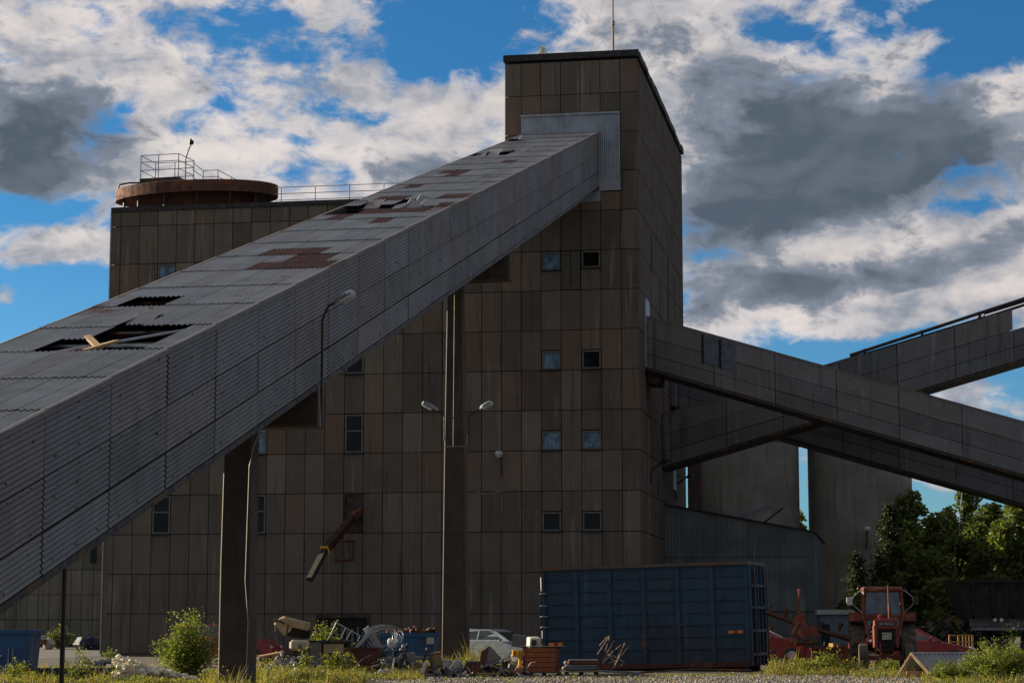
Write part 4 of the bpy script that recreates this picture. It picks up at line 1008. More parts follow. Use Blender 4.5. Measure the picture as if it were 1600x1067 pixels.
for sg in (-1, 1):
    b = MB(); x = lambda q: sg*(.60+q)
    b.tube([(x(.0), 0, 2.57), (x(.10), -.05, 2.55), (x(.34), -.1, 2.33), (x(.34), -.1, 2.13), (x(.05), -.05, 1.86), (x(0), 0, 1.86)], .014, 5); ma = b.build('mirror_arm', M['galv'], tr)
    b = MB(); b.rbox((x(.44), -.12, 2.22), .18 if sg < 0 else .10, .06, .25, r=.04); b.build('mirror', M['lampglass'] if sg < 0 else M['steel'], ma)
b = MB(); b.tube([(-.46, -.7, .98), (-.30, -.95, 1.0), (-.16, -1., 1.2)], .015, 5); b.tube([(-.45, -.3, 1.25), (-.3, -1., 1.32), (-.34, -1.3, 1.3)], .012, 5); b.ball((-.42, -.8, 1.0), .05); b.build('linkage', M['chrome'], tr)

# ------------------------------------------------------------ big blue container
M['cont'] = surf('container_blue', (.012, .050, .102), (.009, .035, .070), .6, scale=.9, streak=.75, sc=(.018, .020, .026), rust=.06, rscale=1.6, fine=.25, tint=.25, low=(.2, 1.1, (.028, .030, .034)))
M['cont_rail'] = surf('container_rail', (.10, .08, .065), (.06, .05, .045), .6, scale=3, rust=.3)
YC = 68.; rz = -radians(18)
pc = gp_(1171, YC)
roll = radians(1.35)
ct = thing('roll_off_container', 'huge dark blue ribbed steel waste container standing in the yard', 'container', (pc.x, YC, .0), rot=(0, 0, rz))
ct.rotation_euler = Euler((0, -roll, rz))
Lc, Wc, Hc = 6.85, 2.45, 3.42; zl = .18
b = MB(); b.box(-Lc, 0, 0, .05, zl, Hc); b.box(-Lc, 0, Wc-.05, Wc, zl, Hc); b.box(-Lc, -Lc+.05, .05, Wc-.05, zl, Hc); b.box(-.05, 0, .05, Wc-.05, zl, Hc); b.box(-Lc+.05, -.05, .05, Wc-.05, zl+.2, zl+.26)
b.build('shell', M['cont'], ct)
b = MB()
nb = 6
for k in range(nb+1):
    x = -Lc+k*Lc/nb; b.box(max(-Lc-.03, x-.07), min(.04, x+.07), -.09, -.002, zl+.1, Hc-.1)
for k in range(nb):
    x0 = -Lc+k*Lc/nb+.07; x1 = x0+Lc/nb-.14
    for r in range(7):
        z = zl+.62+r*.385; b.prism([(z-.04, 0)]*0 or [(x0, z-.045), (x1, z-.045), (x1, z+.0), (x0, z+.0)], -.055, -.002)
b.build('side_rib', M['cont'], ct)
b = MB()
for r in range(7):
    z = zl+.62+r*.385
    for k in range(nb):
        x0 = -Lc+k*Lc/nb+.07; x1 = x0+Lc/nb-.14; b.box(x0, x1, -.012, -.0035, z-.115, z-.05)
b.build('rib_shadow_groove', M['steel'], ct) if False else None
b = MB(); b.box(-Lc-.06, .06, -.12, .06, Hc, Hc+.10); b.box(-Lc-.06, .06, Wc-.06, Wc+.1, Hc, Hc+.1); b.box(.0-.06, .06, .06, Wc-.06, Hc, Hc+.1); b.box(-Lc-.06, -Lc+.06, .06, Wc-.06, Hc, Hc+.1)
b.build('top_rail', M['cont_rail'], ct)
b = MB(); b.box(-Lc+.1, -.1, .2, .4, 0.0, zl); b.box(-Lc+.1, -.1, Wc-.4, Wc-.2, 0.0, zl); b.box(-Lc, 0, -.06, 0, zl-.02, zl+.14); b.prism([(-.3, zl+.14), (-.05, zl+.14), (-.05, .05)], -.05, 0)
b.build('skid', M['darkrust'], ct)
b = MB()   # tail gate at the right end
for (y0, y1) in ((-.03, .12), (.62, .72), (1.2, 1.3), (1.8, 1.9), (Wc-.12, Wc+.03)): b.box(.002, .12, y0, y1, zl, Hc-.02)
for z in (.5, 1.25, 2.0, 2.7): b.box(.12, .18, -.08, Wc+.08, z, z+.09)
tg = b.build('tail_gate', M['cont'], ct)
b = MB(); b.tube([(.2, .35, .3), (.2, .35, Hc-.1)], .03, 6); b.tube([(.22, 2.2, .3), (.22, 2.2, Hc-.1)], .03, 6)
for z in (.6, 1.35, 2.1): b.obox((.27, Wc+.1, z), .18, .12, .1, (0, 0, .3))
b.build('lock_bar', M['cont_rail'], tg)
b = MB()
for z in (1.55, 1.9, 2.25, 2.65): b.tube([(-Lc-.12, -.03, z), (-Lc-.05, -.08, z+.02), (-Lc+.15, -.10, z+.0)], .015, 5)
b.tube([(-Lc-.05, -.04, 2.75), (-Lc-.05, -.04, 3.2)], .03, 6); b.tube([(-Lc-.05, -.04, 1.2), (-Lc-.05, -.04, 1.45)], .03, 6)
b.build('hinge_rod', M['galv'], ct)
M['reflr'] = surf('reflector_red', (.5, .02, .01), rough=.4, fine=.02); M['reflo'] = surf('reflector_orange', (.75, .28, .04), rough=.4, fine=.02)
for x in (-Lc+.18, -.62):
    z = .95 if x < -1 else 1.22
    b = MB(); b.box(x-.02, x+.16, -.066, -.057, z, z+.10); b.box(x+.30, x+.46, -.066, -.057, z, z+.1); rf_ = b.build('reflector', M['reflo'], ct)
    b = MB(); b.box(x+.16, x+.30, -.066, -.057, z+.005, z+.095); b.build('red_strip', M['reflr'], rf_)

# ------------------------------------------------------------ farm implement and bits right of the container
Yp = 67.
def pos(x, y, Yd, ref=None):
    p = at(x, y, Yd); return p if ref is None else p-ref
r0 = gp_(1252, Yp)
im = thing('plough', 'rusty red hitched plough with an upright mast, left of the tractor', 'farm implement', r0)
Q = lambda x, y, dy=0.: pos(x, y, Yp+dy, r0)
b = MB(); b.tube([Q(1247, 960), Q(1249, 924)], .045, 6); b.tube([Q(1249, 924), Q(1249.5, 920)], .06, 6); b.build('mast', M['trac'], im)
b = MB()
pl_ = [Q(1241, 966), Q(1249, 952), Q(1257, 962), Q(1264, 985), Q(1262, 1000), Q(1241, 992)]
b.add([p+Vector((0, -.04, 0)) for p in pl_]+[p+Vector((0, .04, 0)) for p in pl_], [list(range(6)), list(range(11, 5, -1))]+[[i, i+6, (i+1) % 6+6, (i+1) % 6] for i in range(6)])
pl_ = [Q(1263, 978, .2), Q(1274, 977, .2), Q(1280, 994, .2), Q(1266, 994, .2)]
b.add([p+Vector((0, -.05, 0)) for p in pl_]+[p+Vector((0, .05, 0)) for p in pl_], [list(range(4)), list(range(7, 3, -1))]+[[i, i+4, (i+1) % 4+4, (i+1) % 4] for i in range(4)])
b.build('head_plate', M['trac'], im)
b = MB(); b.tube([Q(1197, 956, 1.5), Q(1250, 976, .6), Q(1334, 1000, 1.2)], .075, 4); b.tube([Q(1238, 1003), Q(1244, 985), Q(1250, 974)], .06, 5); b.tube([Q(1236, 1005), Q(1278, 1003)], .07, 4); b.tube([Q(1254, 975), Q(1262, 1000)], .05, 5)
for (x, y) in ((1227, 963), (1281, 983), (1311, 985)): b.tube([Q(x, y, .9), Q(x+3, y-12, .9)], .05, 4, .09)
b.tube([Q(1268, 998), Q(1287, 1010), Q(1288, 1004)], .03, 5); b.tube([Q(1258, 1008), Q(1258, 1030)], .035, 5)
b.build('beam', M['darkrust'], im)
b = MB(); b.rbox(Q(1236, 1000), .16, .16, .18, r=.03); b.rbox(Q(1242, 1004), .10, .16, .26, (0, .3, 0), .03); b.tube([Q(1238, 990), Q(1243, 978), Q(1250, 972)], .05, 5); b.build('clamp', M['trac_o'], im)
b = MB(); b.tube([Q(1257, 990), Q(1259, 998)], .02, 5); b.tube([Q(1254, 997), Q(1262, 996)], .02, 5); b.tube([Q(1287, 1008), Q(1288, 1002)], .03, 5); b.build('pin', M['chrome'], im)
b = MB(); b.tube([Q(1250, 975), Q(1246, 990), Q(1250, 1003), Q(1257, 1000), Q(1262, 985)], .03, 6); b.tube([Q(1252, 980), Q(1256, 995), Q(1270, 1003)], .022, 6); b.tube([Q(1246, 1000), Q(1262, 1010), Q(1270, 1008)], .05, 6); b.build('hose', M['rubber'], im)
r0 = gp_(1294, 70)
bx_ = thing('scraper_blade', 'dull red steel scraper blade lying behind the plough', 'scraper', r0)
b = MB(); b.prism([(-.55, .0), (-.55, .72), (.30, .74), (.30, 0)], 0, .08); b.box(.30, .62, -.1, .1, 0, .80); b.box(-.6, .6, -.06, 0, .68, .76); b.build('blade', M['trac'], bx_)
r0 = gp_(1318, 71)
bk = thing('loader_bucket', 'worn yellow loader bucket tipped on its side by the tractor', 'bucket', r0)
b = MB(); b.prism([(-.35, .0), (-.32, .80), (.05, .82), (.45, .1), (.5, 0)], 0, .9); b.box(-.36, -.28, -.03, .93, .6, .86); b.build('bucket_shell', surf('worn_yellow', (.30, .16, .015), (.20, .10, .015), .6, scale=3, rust=.2), bk)
b = MB(); b.tube([(-.3, -.03, .78), (.06, -.03, .83), (.48, -.03, .12)], .03, 5); b.build('cutting_edge', M['steel'], bk)
r0 = gp_(1336, 72); bl_ = thing('plastic_barrel', 'small blue plastic barrel behind the front wheel of the tractor', 'barrel', r0)
M['bluep'] = surf('blue_plastic', (.04, .17, .42), (.03, .13, .34), .45, scale=4)
b = MB(); b.lathe([(.16, 0), (.18, .05), (.18, .25), (.19, .27), (.18, .29), (.18, .55), (.16, .60)], 16); b.build('body', M['bluep'], bl_)
b = MB(); b.lathe([(.17, .6), (.17, .64)], 16); b.build('lid', M['steel'], bl_)
p = gp_(1304, 92); kb = thing('site_cabin', 'small grey blue site cabin with a white flat roof behind the plough', 'cabin', (p.x, 92, 0), -.1)
b = MB(); b.box(-.62, .62, 0, 2, 0, 1.88); b.build('wall', surf('cabin_wall', (.09, .13, .16), (.07, .10, .13), .6, streak=.5), kb)
b = MB(); b.box(-.75, .8, -.12, 2.1, 1.88, 2.08); b.prism([(.8, 1.88), (.92, 2.0), (.8, 2.08)], -.1, 2.1); b.build('roof', surf('cabin_roof', (.38, .39, .38), rough=.6, streak=.4), kb)
b = MB(); b.box(-.58, -.2, -.03, .0, .1, 1.45); b.build('door', M['void'], kb)
# ------------------------------------------------------------ junk in the yard
def item(name, label, cat, x, Yd, z=0., rz=0., group=None, rot=None): return thing(name, label, cat, gp_(x, Yd, z), rz, group, rot)
def zy(y, Yd): return at(800, y, Yd).z
M['beige'] = surf('beige_fabric', (.42, .33, .20), (.32, .25, .15), .85, scale=4, streak=.2, bump=.3)
M['cream'] = surf('cream_plastic', (.46, .40, .28), (.38, .32, .22), .6, scale=5, streak=.2)
M['grey'] = surf('grey_paint', (.17, .18, .19), (.12, .13, .14), .6, scale=3, rust=.15, rscale=3)
M['white'] = surf('dirty_white', (.50, .49, .45), (.38, .37, .34), .7, scale=4, rust=.08, rscale=4)
M['skipblue'] = surf('skip_blue', (.013, .085, .22), (.010, .06, .16), .55, scale=1.5, streak=.5, sc=(.02, .05, .09), rust=.12, rscale=3)
M['binred'] = surf('dark_red_bin', (.085, .018, .012), (.05, .014, .01), .7, scale=2, rust=.35, rscale=2)
M['crate'] = surf('orange_brown_timber', (.30, .095, .030), (.21, .062, .022), .75, scale=2, streak=.3, sc=(.10, .03, .015), bump=.2)
M['card'] = surf('stained_cardboard', (.24, .155, .07), (.17, .105, .05), .85, scale=3, bump=.3)
Y1 = 62.5
# far left skip
s = item('skip', 'bright blue steel skip cut by the left edge of the picture', 'skip', 20, 60.5, 0, .04)
b = MB()
b.add([(-2.2, 0, 0.12), (.42, 0, 0.12), (.52, 0, 1.30), (-2.2, 0, 1.26), (-2.2, 1.6, .12), (.42, 1.6, .12), (.52, 1.6, 1.30), (-2.2, 1.6, 1.26)], [(0, 1, 2, 3), (7, 6, 5, 4), (1, 5, 6, 2), (0, 4, 5, 1), (3, 7, 4, 0)])
b.box(-2.2, .42, .06, 1.54, .9, .95)
b.build('hull', M['skipblue'], s)
b = MB(); b.box(-2.2, .60, -.07, .03, 1.26, 1.36); b.box(.50, .60, .03, 1.6, 1.26, 1.36); b.box(-2.2, .6, 1.6, 1.67, 1.26, 1.36); b.box(.40, .50, -.05, 0, .1, 1.26); b.box(-2.2, .42, -.03, .0, .10, .2); b.prism([(.42, .1), (.5, .5), (.75, .0), (.42, .0)], .0, .08); b.build('rim', M['skipblue'], s)
b = MB(); b.tube([(.02, -.02, .85), (.02, -.07, .83), (.02, -.07, .38), (.02, -.02, .35)], .022, 6); b.tube([(-.10, -.02, .85), (-.10, -.07, .83), (-.10, -.07, .38), (-.10, -.02, .35)], .022, 6); b.tube([(-.4, -.05, .62), (-.28, -.05, .62)], .03, 6); b.build('lifting_lug', M['galv'], s)
s = item('steel_tray', 'long low dark blue steel tray in the grass, beside the thin post', 'tray', 100, 58.5, 0, 0.01)
b = MB(); b.box(-1.5, 1.45, 0, .05, .12, .30); b.box(-1.5, 1.45, .9, .95, .12, .30); b.box(-1.5, 1.45, .05, .9, .12, .16); b.box(-1.56, 1.5, -.04, 0.0, .28, .34)
for k in range(18): b.box(-1.45+k*.165, -1.42+k*.165, -.035, -.002, .05, .28)
b.build('tray', surf('tray_blue', (.02, .045, .085), (.015, .03, .06), .6, scale=3, rust=.2, rscale=4), s)
b = MB(); b.box(-1.4, -1.2, .1, .85, 0, .12); b.box(1.1, 1.3, .1, .85, 0, .12); b.build('runner', M['steel'], s)
s = item('marker_post', 'short white round topped post at the bottom left', 'post', 97, 56.2)
b = MB(); b.lathe([(.045, 0), (.045, .15), (.04, .19), (.02, .215)], 12); s_ = b.build('post', M['white'], s)
def rubble(name, label, cat, x, Yd, pts, mat, seed, base=.3, jag=.35):
    t = item(name, label, cat, x, Yd); r = random.Random(seed); b = MB()
    for (dx, dy, z, s) in pts:
        b.ti = r.random(); a = r.uniform(0, 6)
        b.ball((dx, dy, z), s, s*.8, s*.7, 7, jag, r)
    b.build('lumps', mat, t); return t
r = random.Random(2)
M['foam'] = surf('crumbling_white_foam', (.80, .74, .58), (.62, .55, .42), .85, scale=6, bump=.8, bscale=20)
pts = []
for k in range(170):
    q = r.random(); x = -.60+q*1.1+r.gauss(0, .10); h = .66-.40*q; pts.append((x, r.uniform(-.25, .4), max(.04, h*r.uniform(.15, 1.0)), r.uniform(.05, .11)))
t = rubble('foam_heap', 'crumbled cream coloured insulation slab sloping down beside the leafy bush', 'rubble', 218, 57.6, pts, M['foam'], 4)
b = MB()
for k in range(120):
    q = r.random(); b.ball((.35+q*1.25, r.uniform(-.22, .22), max(.03, (.42-.36*q)*r.uniform(.5, 1.))), r.uniform(.05, .10), r.uniform(.05, .1), r.uniform(.03, .06), 7, .25, r)
b.build('slab', M['foam'], t)
pts = [(r.uniform(-.6, .9), r.uniform(-.4, .4), r.uniform(0, .22), r.uniform(.05, .16)) for k in range(60)]
rubble('rubble_heap', 'low heap of dark broken rubble at the left corner of the factory', 'rubble', 165, 74, pts, M['grey'], 5)
pts = [(r.uniform(-.35, .35), r.uniform(-.2, .2), r.uniform(0, .06), r.uniform(.03, .09)) for k in range(30)]
rubble('plaster_lump', 'pale lump of broken plaster on the gravel', 'rubble', 571, 60, pts, M['white'], 6)
# things by the annex
s = item('garden_trailer', 'small orange and white trailer at the foot of the annex', 'trailer', 57, 118)
b = MB(); b.box(-.35, .35, 0, .8, .25, .55); b.build('tub', M['crate'], s); b = MB(); b.lathe([(.25, -.06), (.25, .06)], 14, (-.2, -.05, .25), 'y'); b.build('wheel', M['rubber'], s); b = MB(); b.box(-.38, .4, 0, .8, .55, .75); b.build('cover', M['white'], s)
s = item('tarpaulin_heap', 'dark tarpaulin covered heap by the corner of the annex', 'heap', 140, 116)
b = MB(); b.ball((0, 0, .3), .8, .6, .5, 9, .2, r); b.build('cover', surf('navy_tarp', (.02, .025, .06), rough=.5), s); b = MB(); b.ball((.8, 0, .2), .35, .3, .35, 8, .2, r); b.build('sack', M['grey'], s)
s = item('round_boulder', 'pale round boulder against the annex wall', 'boulder', 76, 119); b = MB(); b.ball((0, 0, .3), .36, .3, .36, 9, .08, r); b.build('rock', M['white'], s)

# couch / cabinet pile ---------------------------------------------------
s = item('broken_sofa', 'beige upholstered sofa section thrown upside down on the scrap', 'sofa', 458, 63.2, zy(1000, 63.2))
b = MB(); b.rbox((.06, 0, .50), .88, .55, .26, (0, .24, .15), .05); b.rbox((-.30, -.05, .42), .34, .5, .5, (0, -.75, .1), .05); bo = b.build('upholstery', M['beige'], s)
b = MB(); b.tube([(-.56, -.26, .60), (-.46, -.30, .60), (-.22, -.32, .50)], .03, 5); b.tube([(-.50, -.28, .6), (-.50, -.3, .25)], .018, 5); b.tube([(-.12, -.3, .45), (-.16, -.3, .15)], .018, 5); b.tube([(-.5, -.3, .2), (-.42, -.3, -.1)], .016, 5); b.build('metal_leg', M['steel'], s)
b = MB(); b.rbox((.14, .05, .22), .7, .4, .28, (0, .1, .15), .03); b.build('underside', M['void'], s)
s = item('plastic_case', 'cream rounded plastic case under the sofa', 'case', 468, 62.8, zy(1016, 62.8))
b = MB(); b.rbox((0, 0, .16), .58, .4, .31, r=.07); b.build('shell', M['cream'], s); b = MB(); b.box(-.02, .09, -.215, -.2005, .08, .18); b.build('label_plate', M['grey'], s)
s = item('workbench', 'long dark topped metal workbench holding up the scrap heap', 'workbench', 500, 63.6)
zt = zy(1001, 63.6); b = MB(); b.box(-.85, .92, -.1, .5, zt-.04, zt+.02); b.box(.05, .70, -.14, -.1, zt-.05, zt+.03); b.build('top', M['steel'], s)
b = MB()
for x in (-.8, -.3, .3, .85): b.box(x-.03, x+.03, -.06, 0, 0, zt-.04)
b.box(-.85, .9, .4, .46, 0, zt-.05); b.build('leg', M['steel'], s)
b = MB(); b.box(-.28, .05, -.08, -.0, .25, zt-.05); b.build('side_panel', M['grey'], s)
b = MB(); b.box(.12, .72, -.10, -.02, zt-.36, zt-.08); b.build('drawer_front', M['beige'], s)
for (x, lab, rx) in ((421, 'pale plank lying on the scrap by the nearest pillar', .0),):
    s = item('plank', lab, 'plank', 424, 62.6, zy(1022, 62.6)); b = MB(); b.obox((0, 0, 0), .75, .25, .05, (.1, -.18, .1)); s_ = b.build('board', M['wood'], s)
s = item('engine_scrap', 'dark tangle of engine scrap under the workbench', 'scrap', 450, 62.3)
b = MB()
for k in range(26):
    b.obox((r.uniform(-.65, .5), r.uniform(-.2, .3), r.uniform(.05, .55)), r.uniform(.08, .3), r.uniform(.08, .25), r.uniform(.05, .2), (r.uniform(-1, 1), r.uniform(-1, 1), r.uniform(-1, 1)))
b.build('scrap_parts', M['grey'], s)
b = MB(); 
for k in range(6): b.tube([(r.uniform(-.6, .5), -.2, r.uniform(.1, .5)), (r.uniform(-.6, .5), -.25, r.uniform(.1, .5)), (r.uniform(-.6, .5), -.2, r.uniform(.0, .3))], .018, 5)
b.build('scrap_rod', M['galv'], s)
s = item('tube_frame', 'bent pale tube frame like a bed end standing on the scrap heap', 'frame', 536, 63.4, zy(1000, 63.4))
k_ = .01895; T = lambda x, y, dy=0: Vector(((x-536)*k_, dy, (1000-y)*k_))
b = MB()
b.tube([T(511, 1000), T(525, 972), T(563, 993)], .019, 6); b.tube([T(532, 998), T(540, 980), T(549, 985), T(541, 999)], .016, 6); b.tube([T(525, 972), T(526, 968, .1)], .016, 6); b.tube([T(559, 1001), T(563, 993), T(556, 990)], .016, 6)
b.build('tube', M['galv'], s)
s = item('wire_coil', 'large loose coil of pale wire on top of the scrap heap', 'wire coil', 598, 63.2, zy(1009, 63.2))
b = MB()
for k in range(12):
    rx, rz_, ox, oz, ry = .53*r.uniform(.62, 1.05), .40*r.uniform(.45, 1.05), r.uniform(-.10, .10), r.uniform(-.08, .06), r.uniform(.1, .45)
    b.tube([(ox+rx*cos(a), ry*sin(a+.4), .25+oz+rz_*sin(a)) for a in [2*pi*q/30 for q in range(31)]], .0065, 4, cap=False)
b.build('wire', M['galv'], s)
s = item('steel_bin', 'open dark red sheet steel bin below the wire coil', 'bin', 566, 62.4)
zt = zy(1011, 62.4); b = MB(); b.box(-.52, .50, 0, .04, 0, zt-.02); b.box(-.52, .50, .66, .70, 0, zt-.02); b.box(-.52, -.48, .04, .66, 0, zt-.02); b.box(.46, .5, .04, .66, 0, zt-.02); b.box(-.48, .46, .04, .66, .1, .14)
b.build('bin_shell', M['binred'], s); b = MB(); b.box(-.55, .53, -.04, 0, zt-.05, zt); b.box(.42, .5, -.03, 0, .1, zt-.05); b.build('bin_rim', M['binred'], s)
s = item('bent_panel', 'bent blue grey metal panel leaning against the wire coil', 'panel', 590, 63., zy(1012, 63))
b = MB(); b.obox((-.42, -.1, .24), .09, .3, .62, (0, .75, 0)); b.obox((-.15, .1, .3), .2, .04, .75, (0.2, -.6, 0)); b.build('panel', M['zinc'], s)
s = item('white_drum', 'small white round drum inside the coil of wire', 'drum', 613, 63.6, zy(1012, 63.6)); b = MB(); b.lathe([(.12, -.12), (.14, -.08), (.14, .1), (.10, .12)], 14, (0, 0, .14), 'y'); b.ball((-.05, -.1, .2), .1); b.build('drum', M['white'], s)
s = item('scrap_machine', 'broken dark machine frame with levers beside the dark red bin', 'machine', 628, 62.3)
b = MB()
for k in range(26):
    p0 = (r.uniform(-.7, .7), r.uniform(-.2, .3), r.uniform(.05, .7)); p1 = (p0[0]+r.uniform(-.35, .35), p0[1]+r.uniform(-.1, .1), max(.03, p0[2]+r.uniform(-.35, .35))); b.tube([p0, p1], r.uniform(.012, .035), 5)
b.tube([(.55, -.1, .1), (.75, -.15, .82)], .035, 5); b.tube([(-.1, -.1, .1), (.18, -.1, .95)], .04, 5)
b.build('bars', M['steel'], s)
b = MB(); b.rbox((-.25, .1, .42), .5, .4, .3, (0, .1, 0), .05); b.rbox((.25, .1, .5), .3, .3, .4, (0, -.2, .2), .05); b.rbox((-.35, 0, .15), .7, .4, .16, (0, -.05, 0), .05); b.build('housing', M['grey'], s)
b = MB(); b.rbox((.05, -.1, .88), .12, .1, .12, r=.03); b.rbox((-.02, -.1, .78), .10, .1, .08, r=.03); b.obox((-.55, -.1, .42), .35, .3, .03, (0, .5, 0)); b.build('pale_fitting', M['zinc'], s)
s = item('plastic_sack', 'white crumpled plastic sack on the gravel edge by the scrap', 'sack', 604, 61.2, 0); b = MB(); b.ball((0, 0, .12), .28, .16, .13, 10, .12, r); b.build('sack', M['zinc'], s); b = MB(); b.tube([(-.26, 0, .1), (-.38, -.05, .12)], .03, 5); b.build('sack_neck', M['zinc'], s)
s = item('hose_line', 'thin pale hose trailing along the gravel between the scrap piles', 'hose', 600, 60.8, 0); b = MB(); b.tube([(x_, 0, .13+.04*sin(x_*4)) for x_ in [k*.18-.4 for k in range(11)]], .014, 5); s_ = b.build('hose', M['pipe'], s)
s = item('skip', 'small blue skip heaped with rubble behind the scrap machine', 'skip', 640, 72)
zt = zy(988, 72); b = MB()
b.add([(-.75, 0, .1), (.75, 0, .1), (.95, 0, zt), (-.98, 0, zt), (-.75, 1.2, .1), (.75, 1.2, .1), (.95, 1.2, zt), (-.98, 1.2, zt)], [(0, 1, 2, 3), (7, 6, 5, 4), (1, 5, 6, 2), (0, 4, 5, 1), (3, 7, 4, 0)]); b.box(-1.02, 1.0, -.06, .02, zt-.14, zt); b.build('hull', M['skipblue'], s)
b = MB()
for k in range(40): b.ti = r.random(); b.ball((r.uniform(-.8, .8), r.uniform(.1, 1), zt+r.uniform(-.05, .12)), r.uniform(.05, .14), n=6, jag=.3, rnd=r)
b.build('rubble_load', M['darkrust'], s); b = MB(); b.box(.58, .84, -.09, -.062, zt-.38, zt-.16); b.build('white_label', M['white'], s)

# second pile ------------------------------------------------------------
g_ = 'boxes dumped on the gravel'
s = item('crate', 'crushed brown cardboard crate at the left end of the second pile', 'crate', 655, 61.5, .06, .2, g_); b = MB(); b.rbox((0, 0, .18), .50, .4, .36, (.05, .08, .15), .05); b.build('carton', M['card'], s); b = MB(); b.tube([(-.3, -.22, .1), (-.1, -.26, .38), (.15, -.25, .2)], .012, 5); b.tube([(-.2, -.24, .02), (-.28, -.25, .3), (.0, -.24, .4)], .012, 5); b.build('strap', M['rubber'], s)
s = item('crate', 'brown crate standing on one corner behind the crushed carton', 'crate', 681, 62.3, .12, .1, g_); b = MB(); b.rbox((0, 0, .32), .30, .34, .42, (.0, -.22, .3), .03); b.build('carton', M['card'], s)
b = MB(); b.obox((-.03, 0, .55), .34, .36, .03, (0, -.22, .3)); b.build('lid', M['rust'], s)
s = item('flat_board', 'flat grey board lying across the crates', 'board', 660, 63, zy(1028, 63)); b = MB(); b.obox((0, 0, 0), .6, .5, .08, (0, .05, 0)); s_ = b.build('board', M['grey'], s)
s = item('storage_box', 'white enamel box in the middle of the second pile', 'box', 698, 62.4, .15, 0, g_); b = MB(); b.rbox((0, 0, .16), .30, .35, .30, (0, .08, .05), .03); b.build('box', M['white'], s); b = MB(); b.obox((0, 0, .32), .33, .38, .03, (0, .08, .05)); b.build('lid', M['white'], s)
s = item('storage_box', 'bluish white box slumped beside the rusty hopper', 'box', 714, 62.2, .12, 0, g_); b = MB(); b.rbox((0, 0, .17), .30, .4, .34, (0, -.15, .2), .04); b.build('box', M['zinc'], s); b = MB(); b.obox((.0, -.21, .2), .2, .01, .14, (0, -.15, .2)); b.build('panel', M['white'], s)
s = item('rusty_hopper', 'rusty steel hopper lying on its side with an orange open end', 'hopper', 737, 61.8, .08)
b = MB(); b.add([(-.28, -.2, .05), (.26, -.2, .0), (.27, -.2, .36), (-.16, -.2, .34), (-.28, .3, .05), (.26, .3, .0), (.27, .3, .36), (-.16, .3, .34)], [(0, 1, 2, 3), (7, 6, 5, 4), (1, 5, 6, 2), (0, 4, 5, 1), (2, 6, 7, 3), (3, 7, 4, 0)]); b.build('hopper_body', M['darkrust'], s)
b = MB(); b.lathe([(.17, -.235), (.15, -.205)], 6, (.12, 0, .17), 'y'); b.build('open_end', M['rust'], s); b = MB(); b.obox((.05, -.22, .37), .45, .05, .04, (0, .02, 0)); b.build('edge', M['grey'], s)
s = item('steel_cabinet', 'tilted grey steel cabinet with a rusted orange end', 'cabinet', 768, 62.6, .30)
b = MB(); b.add([(-.30, -.2, .02), (.42, -.2, .08), (.02, -.2, .52), (-.10, -.2, .58), (-.30, .4, .02), (.42, .4, .08), (.02, .4, .52), (-.1, .4, .58)], [(0, 1, 2, 3), (7, 6, 5, 4), (1, 5, 6, 2), (0, 4, 5, 1), (2, 6, 7, 3), (3, 7, 4, 0)]); b.build('cabinet_side', M['grey'], s)
b = MB(); b.add([(-.36, -.23, .02), (-.16, -.23, .10), (-.06, -.23, .58), (-.30, -.23, .42), (-.36, -.205, .02), (-.16, -.205, .10), (-.06, -.205, .58), (-.30, -.205, .42)], [(0, 1, 2, 3), (4, 5, 6, 7), (0, 1, 5, 4), (1, 2, 6, 5), (2, 3, 7, 6), (3, 0, 4, 7)]); b.build('rusted_end', M['rust'], s)
b = MB(); b.tube([(-.30, -.25, -.05), (.1, -.25, .08), (.55, -.25, .30)], .018, 5); b.build('edge_tube', M['galv'], s)
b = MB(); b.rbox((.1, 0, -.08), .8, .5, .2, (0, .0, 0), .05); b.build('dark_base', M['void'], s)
def pallet(label, x, Yd, w=1.0, d=.8, mat='board', z=0., rz=0.):
    s = item('pallet', label, 'pallet', x, Yd, z, rz, 'pallets on the gravel')
    b = MB()
    for k in range(5): b.box(-w/2, w/2, -d/2+k*d/4.9, -d/2+k*d/4.9+.1, .105, .125)
    b.build('deck_board', M[mat], s, kind='stuff'); b = MB()
    for k in range(3): b.box(-w/2+k*(w-.12)/2, -w/2+k*(w-.12)/2+.12, -d/2, d/2, .02, .103)
    for k in (0, 1): b.box(-w/2, w/2, -d/2+k*(d-.1), -d/2+k*(d-.1)+.1, 0, .018)
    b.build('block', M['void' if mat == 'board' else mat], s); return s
pallet('pale wooden pallet beside the rusty hopper', 765, 61.3, .62, .6, 'card')
pallet('dark wooden pallet under the yellow collar stand', 801, 61.8, .80, .8, z=0)
s = item('pipe_stand', 'bright yellow pipe clamp on a small orange cone stand', 'stand', 812, 61.6, .13)
b = MB(); b.rbox((-.06, 0, .55), .34, .2, .20, r=.03); b.build('clamp', M['yellow'], s)
b = MB(); b.box(-.15, -.11, -.12, -.102, .48, .62); b.box(-.02, .02, -.12, -.102, .48, .62); b.box(.05, .09, -.12, -.102, .46, .64); b.build('slot', M['crate'], s)
b = MB(); b.lathe([(.05, .12), (.045, .44)], 10); b.lathe([(.08, .15), (.08, .2)], 10); b.build('stem', M['yellow'], s); b = MB(); b.add([(-.28, -.15, 0), (.08, -.15, 0), (.08, .15, 0), (-.28, .15, 0), (.0, -.05, .16), (.06, -.05, .16), (.06, .05, .16), (.0, .05, .16)], [(3, 2, 1, 0), (4, 5, 6, 7), (0, 1, 5, 4), (1, 2, 6, 5), (2, 3, 7, 6), (3, 0, 4, 7)]); b.build('foot', M['trac_o'], s)
